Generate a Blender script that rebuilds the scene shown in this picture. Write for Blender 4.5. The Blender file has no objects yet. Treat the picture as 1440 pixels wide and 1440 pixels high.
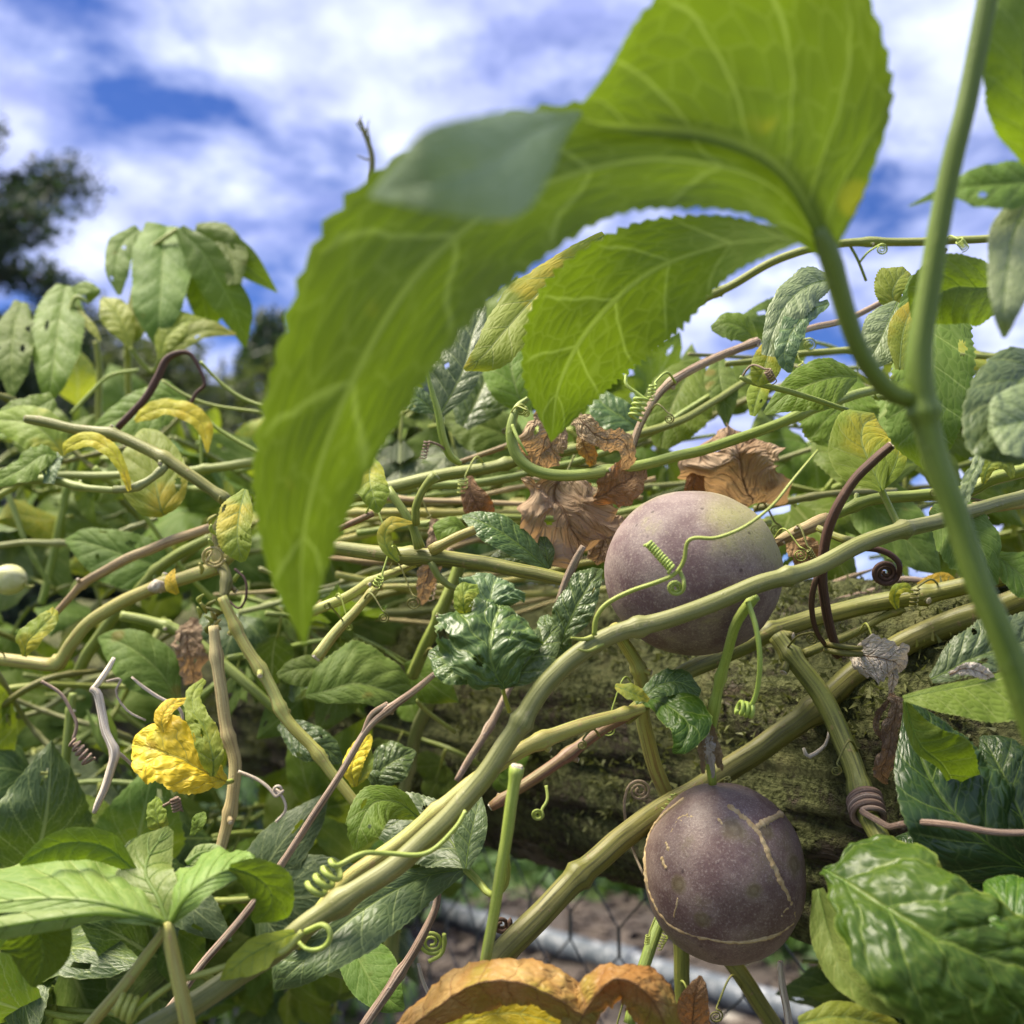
import bpy, math, random
import numpy as np
from mathutils import Vector, Matrix, noise as mnoise

random.seed(7)
S = bpy.context.scene
COL = S.collection
PI = math.pi

# ------------------------------------------------------------------ camera
PITCH = math.atan(180 / 1440)
CAM = np.array([0.0, 0.0, 1.0])
FWD = np.array([0.0, math.cos(PITCH), math.sin(PITCH)])
UPV = np.array([0.0, -math.sin(PITCH), math.cos(PITCH)])
RGT = np.array([1.0, 0.0, 0.0])
cd = bpy.data.cameras.new('camera')
cam = bpy.data.objects.new('camera', cd)
COL.objects.link(cam)
cam.location = CAM
cam.rotation_euler = (PI / 2 + PITCH, 0, 0)
cd.sensor_width = 36
cd.lens = 36
cd.clip_start = 0.005
cd.clip_end = 2000
cd.dof.use_dof = True
cd.dof.focus_distance = 0.318
cd.dof.aperture_fstop = 11.5
S.camera = cam

# ------------------------------------------------------------------ sky
SUN_EL = math.radians(63)
SUN_AZ = math.radians(-88)      # from straight ahead (+Y), negative is to the left
W = bpy.data.worlds.new('World')
S.world = W
W.use_nodes = True
wn, wl = W.node_tree.nodes, W.node_tree.links
wn.clear()


def wnode(t, **k):
    n = wn.new(t)
    for a, b in k.items():
        setattr(n, a, b)
    return n


sky = wnode('ShaderNodeTexSky', sky_type='NISHITA', sun_disc=False)
sky.sun_elevation = SUN_EL
sky.sun_rotation = SUN_AZ
sky.air_density = 1.0
sky.dust_density = 0.2
sky.ozone_density = 4.0
tc = wnode('ShaderNodeTexCoord')
sep = wnode('ShaderNodeSeparateXYZ')
wl.new(tc.outputs['Generated'], sep.inputs[0])
zc = wnode('ShaderNodeMath', operation='MAXIMUM')
wl.new(sep.outputs[2], zc.inputs[0]); zc.inputs[1].default_value = 0.0
za = wnode('ShaderNodeMath', operation='ADD')
wl.new(zc.outputs[0], za.inputs[0]); za.inputs[1].default_value = 0.32
proj = wnode('ShaderNodeVectorMath', operation='DIVIDE')
cz = wnode('ShaderNodeCombineXYZ')
for i in range(3):
    wl.new(za.outputs[0], cz.inputs[i])
wl.new(tc.outputs['Generated'], proj.inputs[0]); wl.new(cz.outputs[0], proj.inputs[1])
mp = wnode('ShaderNodeMapping')
mp.inputs['Location'].default_value = (0.29, 2.92, 0.0)
wl.new(proj.outputs[0], mp.inputs[0])
n1 = wnode('ShaderNodeTexNoise'); n1.inputs['Scale'].default_value = 3.3; n1.inputs['Detail'].default_value = 8; n1.inputs['Roughness'].default_value = 0.58; n1.inputs['Distortion'].default_value = 0.25
n2 = wnode('ShaderNodeTexNoise'); n2.inputs['Scale'].default_value = 7.0; n2.inputs['Detail'].default_value = 6; n2.inputs['Roughness'].default_value = 0.55
wl.new(mp.outputs[0], n1.inputs[0]); wl.new(mp.outputs[0], n2.inputs[0])
cr = wnode('ShaderNodeValToRGB')
cr.color_ramp.elements[0].position = 0.365; cr.color_ramp.elements[0].color = (0, 0, 0, 1)
cr.color_ramp.elements[1].position = 0.525; cr.color_ramp.elements[1].color = (1, 1, 1, 1)
wl.new(n1.outputs[0], cr.inputs[0])
cc = wnode('ShaderNodeValToRGB')
cc.color_ramp.elements[0].position = 0.34; cc.color_ramp.elements[0].color = (0.175, 0.205, 0.39, 1)
cc.color_ramp.elements[1].position = 0.64; cc.color_ramp.elements[1].color = (0.405, 0.44, 0.615, 1)
wl.new(n2.outputs[0], cc.inputs[0])
SKYS = 0.043
skm = wnode('ShaderNodeVectorMath', operation='SCALE'); skm.inputs['Scale'].default_value = SKYS
tint = wnode('ShaderNodeMix', data_type='RGBA', blend_type='MULTIPLY'); tint.inputs[0].default_value = 1.0
wl.new(sky.outputs[0], tint.inputs[6]); tint.inputs[7].default_value = (0.55, 0.72, 1.25, 1)
wl.new(tint.outputs[2], skm.inputs[0])
mx = wnode('ShaderNodeMix', data_type='RGBA')
wl.new(cr.outputs[0], mx.inputs[0]); wl.new(skm.outputs[0], mx.inputs[6]); wl.new(cc.outputs[0], mx.inputs[7])
bg = wnode('ShaderNodeBackground'); bg.inputs[1].default_value = 1.0
wl.new(mx.outputs[2], bg.inputs[0])
wo = wnode('ShaderNodeOutputWorld')
wl.new(bg.outputs[0], wo.inputs[0])

# ------------------------------------------------------------------ sun
sd = bpy.data.lights.new('sun', 'SUN')
sd.energy = 4.4
sd.angle = math.radians(28)
sd.color = (1.0, 0.91, 0.73)
sun = bpy.data.objects.new('sun', sd)
COL.objects.link(sun)
sv = Vector((math.sin(SUN_AZ) * math.cos(SUN_EL), math.cos(SUN_AZ) * math.cos(SUN_EL), math.sin(SUN_EL)))
sun.location = sv * 20
sun.rotation_euler = sv.to_track_quat('Z', 'Y').to_euler()

S.view_settings.view_transform = 'Standard'
S.view_settings.look = 'None'
S.view_settings.exposure = 1.4
S.view_settings.gamma = 1.0
S.cycles.max_bounces = 6
S.cycles.diffuse_bounces = 4
S.cycles.glossy_bounces = 2
S.cycles.transmission_bounces = 3
S.cycles.transparent_max_bounces = 4
S.cycles.use_denoising = True


# ------------------------------------------------------------------ helpers
def P(x, y, d):
    """a point seen at x, y (1440 wide picture) at the depth d in metres"""
    return CAM + RGT * ((x - 720) / 1440 * d) + UPV * ((720 - y) / 1440 * d) + FWD * d


def tag(o, label=None, cat=None, group=None, kind=None):
    if label: o['label'] = label
    if cat: o['category'] = cat
    if group: o['group'] = group
    if kind: o['kind'] = kind
    return o


def thing(name, loc, label, cat, group=None):
    o = bpy.data.objects.new(name, None)
    o.empty_display_size = 0.01
    o.location = loc
    COL.objects.link(o)
    tag(o, label, cat, group)
    return o


def origin_of(o):
    v = np.zeros(3)
    while o is not None:
        v = v + np.array(o.location)
        o = o.parent
    return v


def mesh(name, V, F, mat, parent=None, uv=None, smooth=True, loc=None, vein=None):
    """links one mesh object; V are world points"""
    V = np.asarray(V, dtype=float)
    if parent is not None:
        base = origin_of(parent)
    else:
        base = np.asarray(loc if loc is not None else V[0], dtype=float)
    me = bpy.data.meshes.new(name)
    me.from_pydata((V - base).tolist(), [], F)
    if uv is not None:
        ul = me.uv_layers.new(name='UVMap')
        idx = np.empty(len(me.loops), dtype=np.int32)
        me.loops.foreach_get('vertex_index', idx)
        ul.data.foreach_set('uv', np.asarray(uv, dtype=np.float32)[idx].ravel())
    if vein is not None:
        ul = me.uv_layers.new(name='Vein')
        ul.data.foreach_set('uv', np.asarray(vein, dtype=np.float32)[idx].ravel())
    if smooth:
        me.polygons.foreach_set('use_smooth', [True] * len(me.polygons))
    me.materials.append(mat)
    o = bpy.data.objects.new(name, me)
    COL.objects.link(o)
    if parent is not None:
        o.parent = parent
    else:
        o.location = base
    return o


def spline(pts, n):
    """Catmull-Rom through rows of pts, n rows evenly in parameter"""
    p = np.asarray(pts, dtype=float)
    if len(p) == 1:
        return p
    if len(p) == 2:
        t = np.linspace(0, 1, n)[:, None]
        return p[0] * (1 - t) + p[1] * t
    q = np.vstack([2 * p[0] - p[1], p, 2 * p[-1] - p[-2]])
    t = np.linspace(0, len(p) - 1, n)
    i = np.minimum(t.astype(int), len(p) - 2)
    f = (t - i)[:, None]
    a, b, c, d = q[i], q[i + 1], q[i + 2], q[i + 3]
    return 0.5 * (2 * b + (c - a) * f + (2 * a - 5 * b + 4 * c - d) * f ** 2 + (3 * b - a - 3 * c + d) * f ** 3)


def tube_geo(pts, rad, sides=12, ridge=0.05, lump=0.05, seed=0, cap=True):
    """pts (n,3), rad (n,): returns V, F, UV of a closed tube with lengthwise ridges"""
    pts = np.asarray(pts); n = len(pts)
    T = np.gradient(pts, axis=0)
    T /= np.linalg.norm(T, axis=1)[:, None] + 1e-12
    ref = np.array([0.0, 0.0, 1.0]) if abs(T[0][2]) < 0.9 else np.array([1.0, 0, 0])
    N = np.cross(T[0], ref); N /= np.linalg.norm(N)
    Ns = []
    for i in range(n):
        N = N - T[i] * np.dot(N, T[i]); N /= np.linalg.norm(N) + 1e-12
        Ns.append(N)
    Ns = np.array(Ns); Bs = np.cross(T, Ns)
    ln = np.concatenate([[0], np.cumsum(np.linalg.norm(np.diff(pts, axis=0), axis=1))])
    th = np.linspace(0, 2 * PI, sides, endpoint=False)
    V = np.zeros((n, sides, 3)); UV = np.zeros((n, sides, 2))
    rr = np.random.RandomState(abs(int(seed)) + 11)
    ph = rr.rand(4) * 6.28
    for k, t in enumerate(th):
        m = 1 + ridge * math.cos(6 * t + ph[0]) + ridge * 0.7 * math.cos(2 * t + ph[1]) + ridge * 0.4 * math.cos(9 * t + ph[2])
        w = 1 + lump * 0.35 * np.sin(ln * 140 + ph[2] + 1.7 * math.cos(t)) * np.sin(ln * 230 + ph[3] + t)
        r = rad * m * w
        V[:, k] = pts + Ns * (np.cos(t) * r)[:, None] + Bs * (np.sin(t) * r)[:, None]
        UV[:, k, 0] = t / (2 * PI)
        UV[:, k, 1] = ln
    F = []
    for i in range(n - 1):
        a = i * sides
        for k in range(sides):
            k2 = (k + 1) % sides
            F.append((a + k, a + k2, a + sides + k2, a + sides + k))
    if cap:
        F.append(tuple(range(sides - 1, -1, -1)))
        F.append(tuple((n - 1) * sides + k for k in range(sides)))
    return V.reshape(-1, 3), F, UV.reshape(-1, 2)


class MB:
    """collects pieces of geometry for one mesh"""
    def __init__(s): s.V = []; s.F = []; s.U = []; s.n = 0
    def add(s, V, F, U=None):
        s.V.append(np.asarray(V)); s.F += [tuple(i + s.n for i in f) for f in F]
        s.U.append(np.zeros((len(V), 2)) if U is None else np.asarray(U)); s.n += len(V)
    def build(s, name, mat, parent=None, **k):
        return mesh(name, np.vstack(s.V), s.F, mat, parent, uv=np.vstack(s.U), **k)


# ------------------------------------------------------------------ materials
class NT:
    def __init__(s, name):
        s.m = bpy.data.materials.new(name); s.m.use_nodes = True
        s.t = s.m.node_tree; s.t.nodes.clear()
        s.out = s.t.nodes.new('ShaderNodeOutputMaterial')
    def n(s, typ, ins=None, **k):
        nd = s.t.nodes.new(typ)
        for a, b in k.items(): setattr(nd, a, b)
        for a, b in (ins or {}).items():
            if hasattr(b, 'links') or isinstance(b, bpy.types.NodeSocket): s.t.links.new(b, nd.inputs[a])
            else: nd.inputs[a].default_value = b
        return nd
    def math(s, op, a, b=None, c=None, clamp=False):
        i = {0: a}
        if b is not None: i[1] = b
        if c is not None: i[2] = c
        nd = s.n('ShaderNodeMath', i, operation=op); nd.use_clamp = clamp
        return nd.outputs[0]
    def mix(s, f, a, b, mode='MIX'):
        def c(v): return (*v, 1) if isinstance(v, tuple) and len(v) == 3 else v
        return s.n('ShaderNodeMix', {0: f, 6: c(a), 7: c(b)}, data_type='RGBA', blend_type=mode).outputs[2]
    def step(s, x, lo, hi, a=0.0, b=1.0):
        return s.n('ShaderNodeMapRange', {0: x, 1: lo, 2: hi, 3: a, 4: b}, interpolation_type='SMOOTHSTEP').outputs[0]
    def noise(s, vec, scale, detail=4, rough=0.55, dist=0.0):
        i = {'Scale': scale, 'Detail': detail, 'Roughness': rough, 'Distortion': dist}
        if vec is not None: i['Vector'] = vec
        return s.n('ShaderNodeTexNoise', i).outputs[0]


def leaf_material(name, col, col2, vein, trans, tfac=0.42, rough=0.42, bump=0.5, N=7.0, K=2.2, spots=0.0, spotcol=(0.25, 0.12, 0.02), yellow=0.0, ycol=(0.5, 0.42, 0.03), margin=0.35, spec=0.4, hue=0.03, veinvis=0.75, tvein=None):
    t = NT(name)
    tcn = t.n('ShaderNodeTexCoord')
    uv = t.n('ShaderNodeSeparateXYZ', {0: tcn.outputs['UV']})
    u = uv.outputs[0]
    av = t.math('ABSOLUTE', t.math('MULTIPLY_ADD', uv.outputs[1], 2.0, -1.0))
    ob = t.n('ShaderNodeMapping', {0: tcn.outputs['Object']}).outputs[0]
    oi = t.n('ShaderNodeObjectInfo').outputs['Random']
    wob = t.math('MULTIPLY_ADD', t.noise(ob, 90, 2), 0.9, -0.45)
    vu = t.n('ShaderNodeSeparateXYZ', {0: t.n('ShaderNodeUVMap', uv_map='Vein').outputs[0]})
    s_ = t.math('ADD', vu.outputs[0], t.math('MULTIPLY', wob, 0.35))
    f = t.math('ABSOLUTE', t.math('MULTIPLY_ADD', t.math('FRACT', s_), 2.0, -1.0))   # 1 at a lateral vein
    lat = t.math('MULTIPLY', t.step(f, 0.90, 0.99), t.step(av, 1.0, 0.75))
    midr = t.step(av, 0.055, 0.018)
    veinm = t.math('MAXIMUM', lat, midr)
    vv = t.n('ShaderNodeCombineXYZ', {0: t.math('MULTIPLY', vu.outputs[0], 2.6), 1: t.math('MULTIPLY', uv.outputs[1], 11.0), 2: t.math('MULTIPLY', oi, 20.0)}).outputs[0]
    vor = t.n('ShaderNodeTexVoronoi', {'Vector': vv, 'Scale': 1.0, 'Randomness': 0.9}, feature='DISTANCE_TO_EDGE').outputs[0]
    net = t.step(vor, 0.07, 0.0)
    mot = t.noise(ob, 55, 5, 0.6)
    mot2 = t.noise(ob, 330, 3, 0.6)
    base = t.mix(t.step(mot, 0.35, 0.68), col, col2)
    base = t.mix(t.math('MULTIPLY', mot2, 0.25), base, col2)
    if yellow > 0:
        yn = t.noise(ob, 38, 3, 0.5)
        base = t.mix(t.math('MULTIPLY', t.step(yn, 0.62 - 0.35 * yellow, 0.72 - 0.2 * yellow), 0.9), base, ycol)
    vm = t.math('MAXIMUM', t.math('MULTIPLY', veinm, veinvis), t.math('MULTIPLY', net, 0.34 * veinvis))
    bcol = t.mix(vm, base, vein)
    bcol = t.mix(t.math('MULTIPLY', t.step(av, 0.94, 0.995), margin), bcol, vein)
    hs = t.n('ShaderNodeHueSaturation', {'Hue': t.math('MULTIPLY_ADD', oi, hue, 0.5 - hue / 2), 'Saturation': 1.0, 'Value': t.math('MULTIPLY_ADD', oi, 0.35, 0.82), 'Color': bcol}).outputs[0]
    fin = hs
    tcol = t.mix(t.step(mot, 0.3, 0.75), trans, tuple(c * 0.66 for c in trans))
    tcol = t.mix(t.math('MULTIPLY', vm, 0.75), tcol, tvein if tvein else tuple(min(1, c * 0.55 + 0.12) for c in trans))
    if spots > 0:
        sp = t.n('ShaderNodeTexVoronoi', {'Vector': ob, 'Scale': 70.0, 'Randomness': 1.0}).outputs['Distance']
        gate = t.step(t.noise(ob, 40, 2), 0.55, 0.62)
        sm = t.math('MULTIPLY', t.math('MULTIPLY', t.step(sp, 0.3, 0.16), gate), spots)
        fin = t.mix(sm, fin, spotcol); tcol = t.mix(sm, tcol, spotcol)
    h = t.math('ADD', t.math('MULTIPLY', t.math('POWER', f, 2.5), -0.32), t.math('MULTIPLY', t.step(vor, 0.0, 0.35), 0.35))
    h = t.math('ADD', h, t.math('MULTIPLY', mot2, 0.18))
    h = t.math('ADD', h, t.math('MULTIPLY', midr, -0.5))
    bp = t.n('ShaderNodeBump', {'Height': h, 'Strength': bump, 'Distance': 0.0016}).outputs[0]
    pr = t.n('ShaderNodeBsdfPrincipled', {'Base Color': fin, 'Roughness': t.math('MULTIPLY_ADD', mot2, 0.25, rough - 0.1), 'Specular IOR Level': spec, 'Normal': bp})
    tr = t.n('ShaderNodeBsdfTranslucent', {'Color': tcol, 'Normal': bp})
    ms = t.n('ShaderNodeMixShader', {0: tfac, 1: pr.outputs[0], 2: tr.outputs[0]})
    t.t.links.new(ms.outputs[0], t.out.inputs[0])
    return t.m


def stem_material(name, col, col2, dark, rough=0.5, streak=1.0, scar=0.3, scarcol=(0.3, 0.22, 0.1), bump=0.4, sss=0.0):
    t = NT(name)
    tcn = t.n('ShaderNodeTexCoord')
    uv = t.n('ShaderNodeSeparateXYZ', {0: tcn.outputs['UV']})
    ang = t.math('MULTIPLY', uv.outputs[0], 2 * PI)
    oi = t.n('ShaderNodeObjectInfo').outputs['Random']
    rv = t.n('ShaderNodeCombineXYZ', {0: t.math('MULTIPLY', t.math('COSINE', ang), 1.0), 1: t.math('SINE', ang), 2: t.math('MULTIPLY_ADD', uv.outputs[1], 45.0, t.math('MULTIPLY', oi, 30.0))}).outputs[0]
    st = t.noise(rv, 2.6, 4, 0.6)
    rv2 = t.n('ShaderNodeVectorMath', {0: rv, 1: (3.2, 3.2, 0.7)}, operation='MULTIPLY').outputs[0]
    st2 = t.noise(rv2, 1.3, 3, 0.6)
    lon = t.n('ShaderNodeVectorMath', {0: rv, 1: (0.5, 0.5, 0.55)}, operation='MULTIPLY').outputs[0]
    pat = t.noise(lon, 1.4, 3, 0.55)
    c = t.mix(t.step(pat, 0.38, 0.66), col, col2)
    c = t.mix(t.math('MULTIPLY', t.step(st2, 0.47, 0.66), 0.75 * streak, clamp=True), c, dark)
    ob = tcn.outputs['Object']
    sc = t.step(t.noise(ob, 260, 4, 0.65), 0.60, 0.70)
    c = t.mix(t.math('MULTIPLY', sc, scar), c, scarcol)
    fine = t.noise(ob, 1500, 2)
    c = t.mix(t.math('MULTIPLY', t.step(fine, 0.55, 0.75), 0.18), c, tuple(min(1, x * 1.8) for x in col2))
    hs = t.n('ShaderNodeHueSaturation', {'Hue': t.math('MULTIPLY_ADD', oi, 0.03, 0.478), 'Value': t.math('MULTIPLY_ADD', oi, 0.3, 0.88), 'Color': c}).outputs[0]
    h = t.math('ADD', t.math('MULTIPLY', st2, 0.8), t.math('MULTIPLY', sc, 0.3))
    bp = t.n('ShaderNodeBump', {'Height': h, 'Strength': bump, 'Distance': 0.0008}).outputs[0]
    pr = t.n('ShaderNodeBsdfPrincipled', {'Base Color': hs, 'Roughness': rough, 'Normal': bp})
    t.t.links.new(pr.outputs[0], t.out.inputs[0])
    return t.m


def plain_material(name, col, col2, scale=40, rough=0.7, bump=0.4, dist=0.003, detail=6, lo=0.35, hi=0.65, col3=None, scale3=200):
    t = NT(name)
    ob = t.n('ShaderNodeTexCoord').outputs['Object']
    nz = t.noise(ob, scale, detail, 0.6)
    c = t.mix(t.step(nz, lo, hi), col, col2)
    nz3 = t.noise(ob, scale3, 4, 0.6)
    if col3: c = t.mix(t.step(nz3, 0.52, 0.66), c, col3)
    bp = t.n('ShaderNodeBump', {'Height': t.math('ADD', nz, t.math('MULTIPLY', nz3, 0.4)), 'Strength': bump, 'Distance': dist}).outputs[0]
    pr = t.n('ShaderNodeBsdfPrincipled', {'Base Color': c, 'Roughness': rough, 'Normal': bp})
    t.t.links.new(pr.outputs[0], t.out.inputs[0])
    return t.m


M = {}
M['green'] = leaf_material('leaf_green', (0.10, 0.175, 0.016), (0.175, 0.26, 0.035), (0.34, 0.40, 0.12), (0.28, 0.36, 0.015), bump=0.25, spec=0.25, rough=0.52)
M['satin'] = leaf_material('leaf_satin_green', (0.14, 0.22, 0.035), (0.20, 0.28, 0.06), (0.40, 0.44, 0.13), (0.27, 0.36, 0.03), tfac=0.3, rough=0.5, bump=0.18, spec=0.4)
M['mid'] = leaf_material('leaf_mid_green', (0.08, 0.14, 0.018), (0.145, 0.215, 0.04), (0.27, 0.34, 0.09), (0.19, 0.28, 0.015), tfac=0.34, spots=0.4, bump=0.25, spec=0.2, rough=0.58)
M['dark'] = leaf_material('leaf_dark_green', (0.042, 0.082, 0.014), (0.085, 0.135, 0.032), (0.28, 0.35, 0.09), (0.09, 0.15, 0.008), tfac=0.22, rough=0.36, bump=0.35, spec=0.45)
M['deep'] = leaf_material('leaf_shaded_green', (0.016, 0.042, 0.008), (0.036, 0.072, 0.016), (0.15, 0.2, 0.045), (0.045, 0.1, 0.006), tfac=0.2, rough=0.32, bump=0.35, spec=0.4)  # darker copy of the glossy green, with the leaf's shade put into its colour
M['blue'] = leaf_material('leaf_bluish_green', (0.062, 0.105, 0.034), (0.105, 0.155, 0.055), (0.30, 0.37, 0.14), (0.12, 0.2, 0.02), tfac=0.22, rough=0.42, bump=0.28, spec=0.42)
M['gloss'] = leaf_material('leaf_glossy_green', (0.028, 0.07, 0.005), (0.06, 0.115, 0.010), (0.22, 0.29, 0.05), (0.12, 0.2, 0.008), tfac=0.2, rough=0.37, bump=0.25, spec=0.3, veinvis=0.5, margin=0.7)
M['under'] = leaf_material('leaf_underside', (0.09, 0.145, 0.014), (0.14, 0.20, 0.022), (0.30, 0.38, 0.08), (0.165, 0.255, 0.008), tfac=0.55, rough=0.5, bump=0.15, spots=0.6, spotcol=(0.36, 0.36, 0.02), veinvis=0.85, tvein=(0.27, 0.37, 0.05))
M['young'] = leaf_material('leaf_young', (0.28, 0.33, 0.025), (0.36, 0.40, 0.05), (0.16, 0.24, 0.02), (0.5, 0.5, 0.02), tfac=0.42, rough=0.5, bump=0.3)
M['lime'] = leaf_material('leaf_lime', (0.17, 0.23, 0.02), (0.26, 0.32, 0.05), (0.40, 0.43, 0.12), (0.38, 0.44, 0.02), tfac=0.4, rough=0.55, bump=0.2, spec=0.25, yellow=0.35, ycol=(0.46, 0.37, 0.03))
M['yellow'] = leaf_material('leaf_yellow', (0.66, 0.45, 0.012), (0.78, 0.55, 0.03), (0.50, 0.42, 0.05), (0.75, 0.5, 0.02), tfac=0.3, rough=0.5, bump=0.35, yellow=0.4, ycol=(0.42, 0.38, 0.02), spots=0.4, spotcol=(0.3, 0.1, 0.015), spec=0.4)
M['citron'] = leaf_material('leaf_citron', (0.34, 0.31, 0.012), (0.44, 0.38, 0.03), (0.48, 0.46, 0.08), (0.5, 0.42, 0.02), tfac=0.35, rough=0.5, bump=0.25, yellow=0.45, ycol=(0.5, 0.34, 0.015), spots=0.3, spotcol=(0.3, 0.15, 0.02), spec=0.2)
M['pale'] = leaf_material('leaf_glaucous', (0.165, 0.225, 0.085), (0.22, 0.28, 0.125), (0.30, 0.37, 0.2), (0.18, 0.26, 0.04), tfac=0.2, rough=0.5, bump=0.3, spec=0.45, veinvis=0.4)
M['dry'] = leaf_material('leaf_dry_tan', (0.34, 0.225, 0.12), (0.60, 0.46, 0.30), (0.22, 0.12, 0.055), (0.5, 0.29, 0.12), tfac=0.35, rough=0.8, bump=1.0, spec=0.25, spots=0.5, spotcol=(0.12, 0.05, 0.02), veinvis=0.5, hue=0.02)
M['rust'] = leaf_material('leaf_dry_rust', (0.24, 0.13, 0.058), (0.38, 0.23, 0.11), (0.18, 0.06, 0.018), (0.42, 0.15, 0.03), tfac=0.25, rough=0.65, bump=0.7, spec=0.3, veinvis=0.5, hue=0.02)
M['amber'] = leaf_material('leaf_dying_amber', (0.27, 0.12, 0.028), (0.42, 0.27, 0.10), (0.22, 0.09, 0.02), (0.45, 0.17, 0.02), tfac=0.25, rough=0.5, bump=0.6, spec=0.3, yellow=0.22, ycol=(0.26, 0.22, 0.03), veinvis=0.6, hue=0.02)
M['paper'] = leaf_material('leaf_papery_white', (0.54, 0.46, 0.38), (0.74, 0.66, 0.57), (0.38, 0.28, 0.2), (0.5, 0.42, 0.34), tfac=0.25, rough=0.8, bump=0.8, spec=0.2, veinvis=0.6, hue=0.0)

M['s_green'] = stem_material('stem_green', (0.18, 0.235, 0.033), (0.28, 0.33, 0.08), (0.095, 0.135, 0.016), scar=0.15)
M['s_fresh'] = stem_material('stem_fresh', (0.24, 0.31, 0.04), (0.34, 0.39, 0.09), (0.15, 0.21, 0.02), scar=0.04)
M['s_grey'] = stem_material('stem_grey_green', (0.185, 0.21, 0.055), (0.27, 0.285, 0.11), (0.105, 0.13, 0.03), scar=0.25, scarcol=(0.32, 0.27, 0.2))
M['s_olive'] = stem_material('stem_olive', (0.155, 0.17, 0.025), (0.25, 0.245, 0.055), (0.08, 0.085, 0.016), scar=0.5, scarcol=(0.32, 0.21, 0.10), streak=1.3)
M['s_yellow'] = stem_material('stem_yellow', (0.38, 0.36, 0.07), (0.36, 0.40, 0.11), (0.24, 0.18, 0.05), scar=0.5, scarcol=(0.4, 0.25, 0.11), streak=1.4)
M['s_tan'] = stem_material('stem_tan', (0.38, 0.29, 0.13), (0.48, 0.42, 0.20), (0.20, 0.13, 0.06), rough=0.75, scar=0.4, streak=1.3)
M['s_brown'] = stem_material('stem_dead_brown', (0.075, 0.035, 0.02), (0.11, 0.06, 0.035), (0.03, 0.016, 0.01), rough=0.7, scar=0.2, scarcol=(0.16, 0.1, 0.06), streak=1.4)
M['s_twig'] = stem_material('twig_grey_brown', (0.36, 0.265, 0.17), (0.54, 0.44, 0.31), (0.14, 0.095, 0.055), rough=0.85, scar=0.5, scarcol=(0.45, 0.38, 0.34), streak=1.6, bump=0.8)
M['s_white'] = stem_material('twig_bleached', (0.66, 0.56, 0.42), (0.80, 0.72, 0.58), (0.28, 0.20, 0.13), rough=0.85, scar=0.3, scarcol=(0.3, 0.23, 0.19), streak=1.3, bump=0.8)
M['s_red'] = stem_material('stem_reddish', (0.23, 0.12, 0.06), (0.22, 0.19, 0.05), (0.13, 0.05, 0.03), scar=0.3)
M['s_front'] = stem_material('stem_front', (0.10, 0.155, 0.012), (0.15, 0.21, 0.025), (0.06, 0.10, 0.01), scar=0.03)
M['tendril'] = stem_material('tendril_green', (0.30, 0.38, 0.06), (0.38, 0.44, 0.10), (0.2, 0.28, 0.04), scar=0.0)
M['pith'] = plain_material('cut_pith', (0.62, 0.56, 0.44), (0.38, 0.30, 0.2), 900, 0.8, 0.5, 0.0005)
def vein_material(name, col, tr):
    t = NT(name)
    pr = t.n('ShaderNodeBsdfPrincipled', {'Base Color': (*col, 1), 'Roughness': 0.5})
    tl = t.n('ShaderNodeBsdfTranslucent', {'Color': (*tr, 1)})
    t.t.links.new(t.n('ShaderNodeMixShader', {0: 0.6, 1: pr.outputs[0], 2: tl.outputs[0]}).outputs[0], t.out.inputs[0])
    return t.m


M['vein'] = vein_material('vein_pale_green', (0.24, 0.34, 0.08), (0.34, 0.46, 0.08))
M['veind'] = vein_material('vein_mid_green', (0.16, 0.27, 0.05), (0.34, 0.48, 0.05))
M['veinb'] = vein_material('vein_brown', (0.30, 0.18, 0.09), (0.30, 0.17, 0.08))
M['veiny'] = vein_material('vein_yellow', (0.46, 0.44, 0.07), (0.6, 0.5, 0.06))
VEINM = {'green': 'vein', 'mid': 'vein', 'dark': 'vein', 'deep': 'veind', 'satin': 'vein', 'citron': 'veiny', 'blue': 'vein', 'gloss': 'veind', 'under': 'veind', 'young': 'vein', 'lime': 'vein', 'yellow': 'veiny', 'pale': 'vein', 'dry': 'veinb', 'rust': 'veinb', 'amber': 'veinb', 'paper': 'veinb'}


# ------------------------------------------------------------------ leaves
def auto_k(Mp, L, R, N):
    ln = np.sum(np.linalg.norm(np.diff(np.asarray(Mp), axis=0), axis=1))
    w = 0.5 * np.max(np.linalg.norm(np.asarray(R) - np.asarray(L), axis=1))
    return float(min(3.2, max(0.4, N * 0.85 * w / max(ln, 1e-6))))


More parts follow.
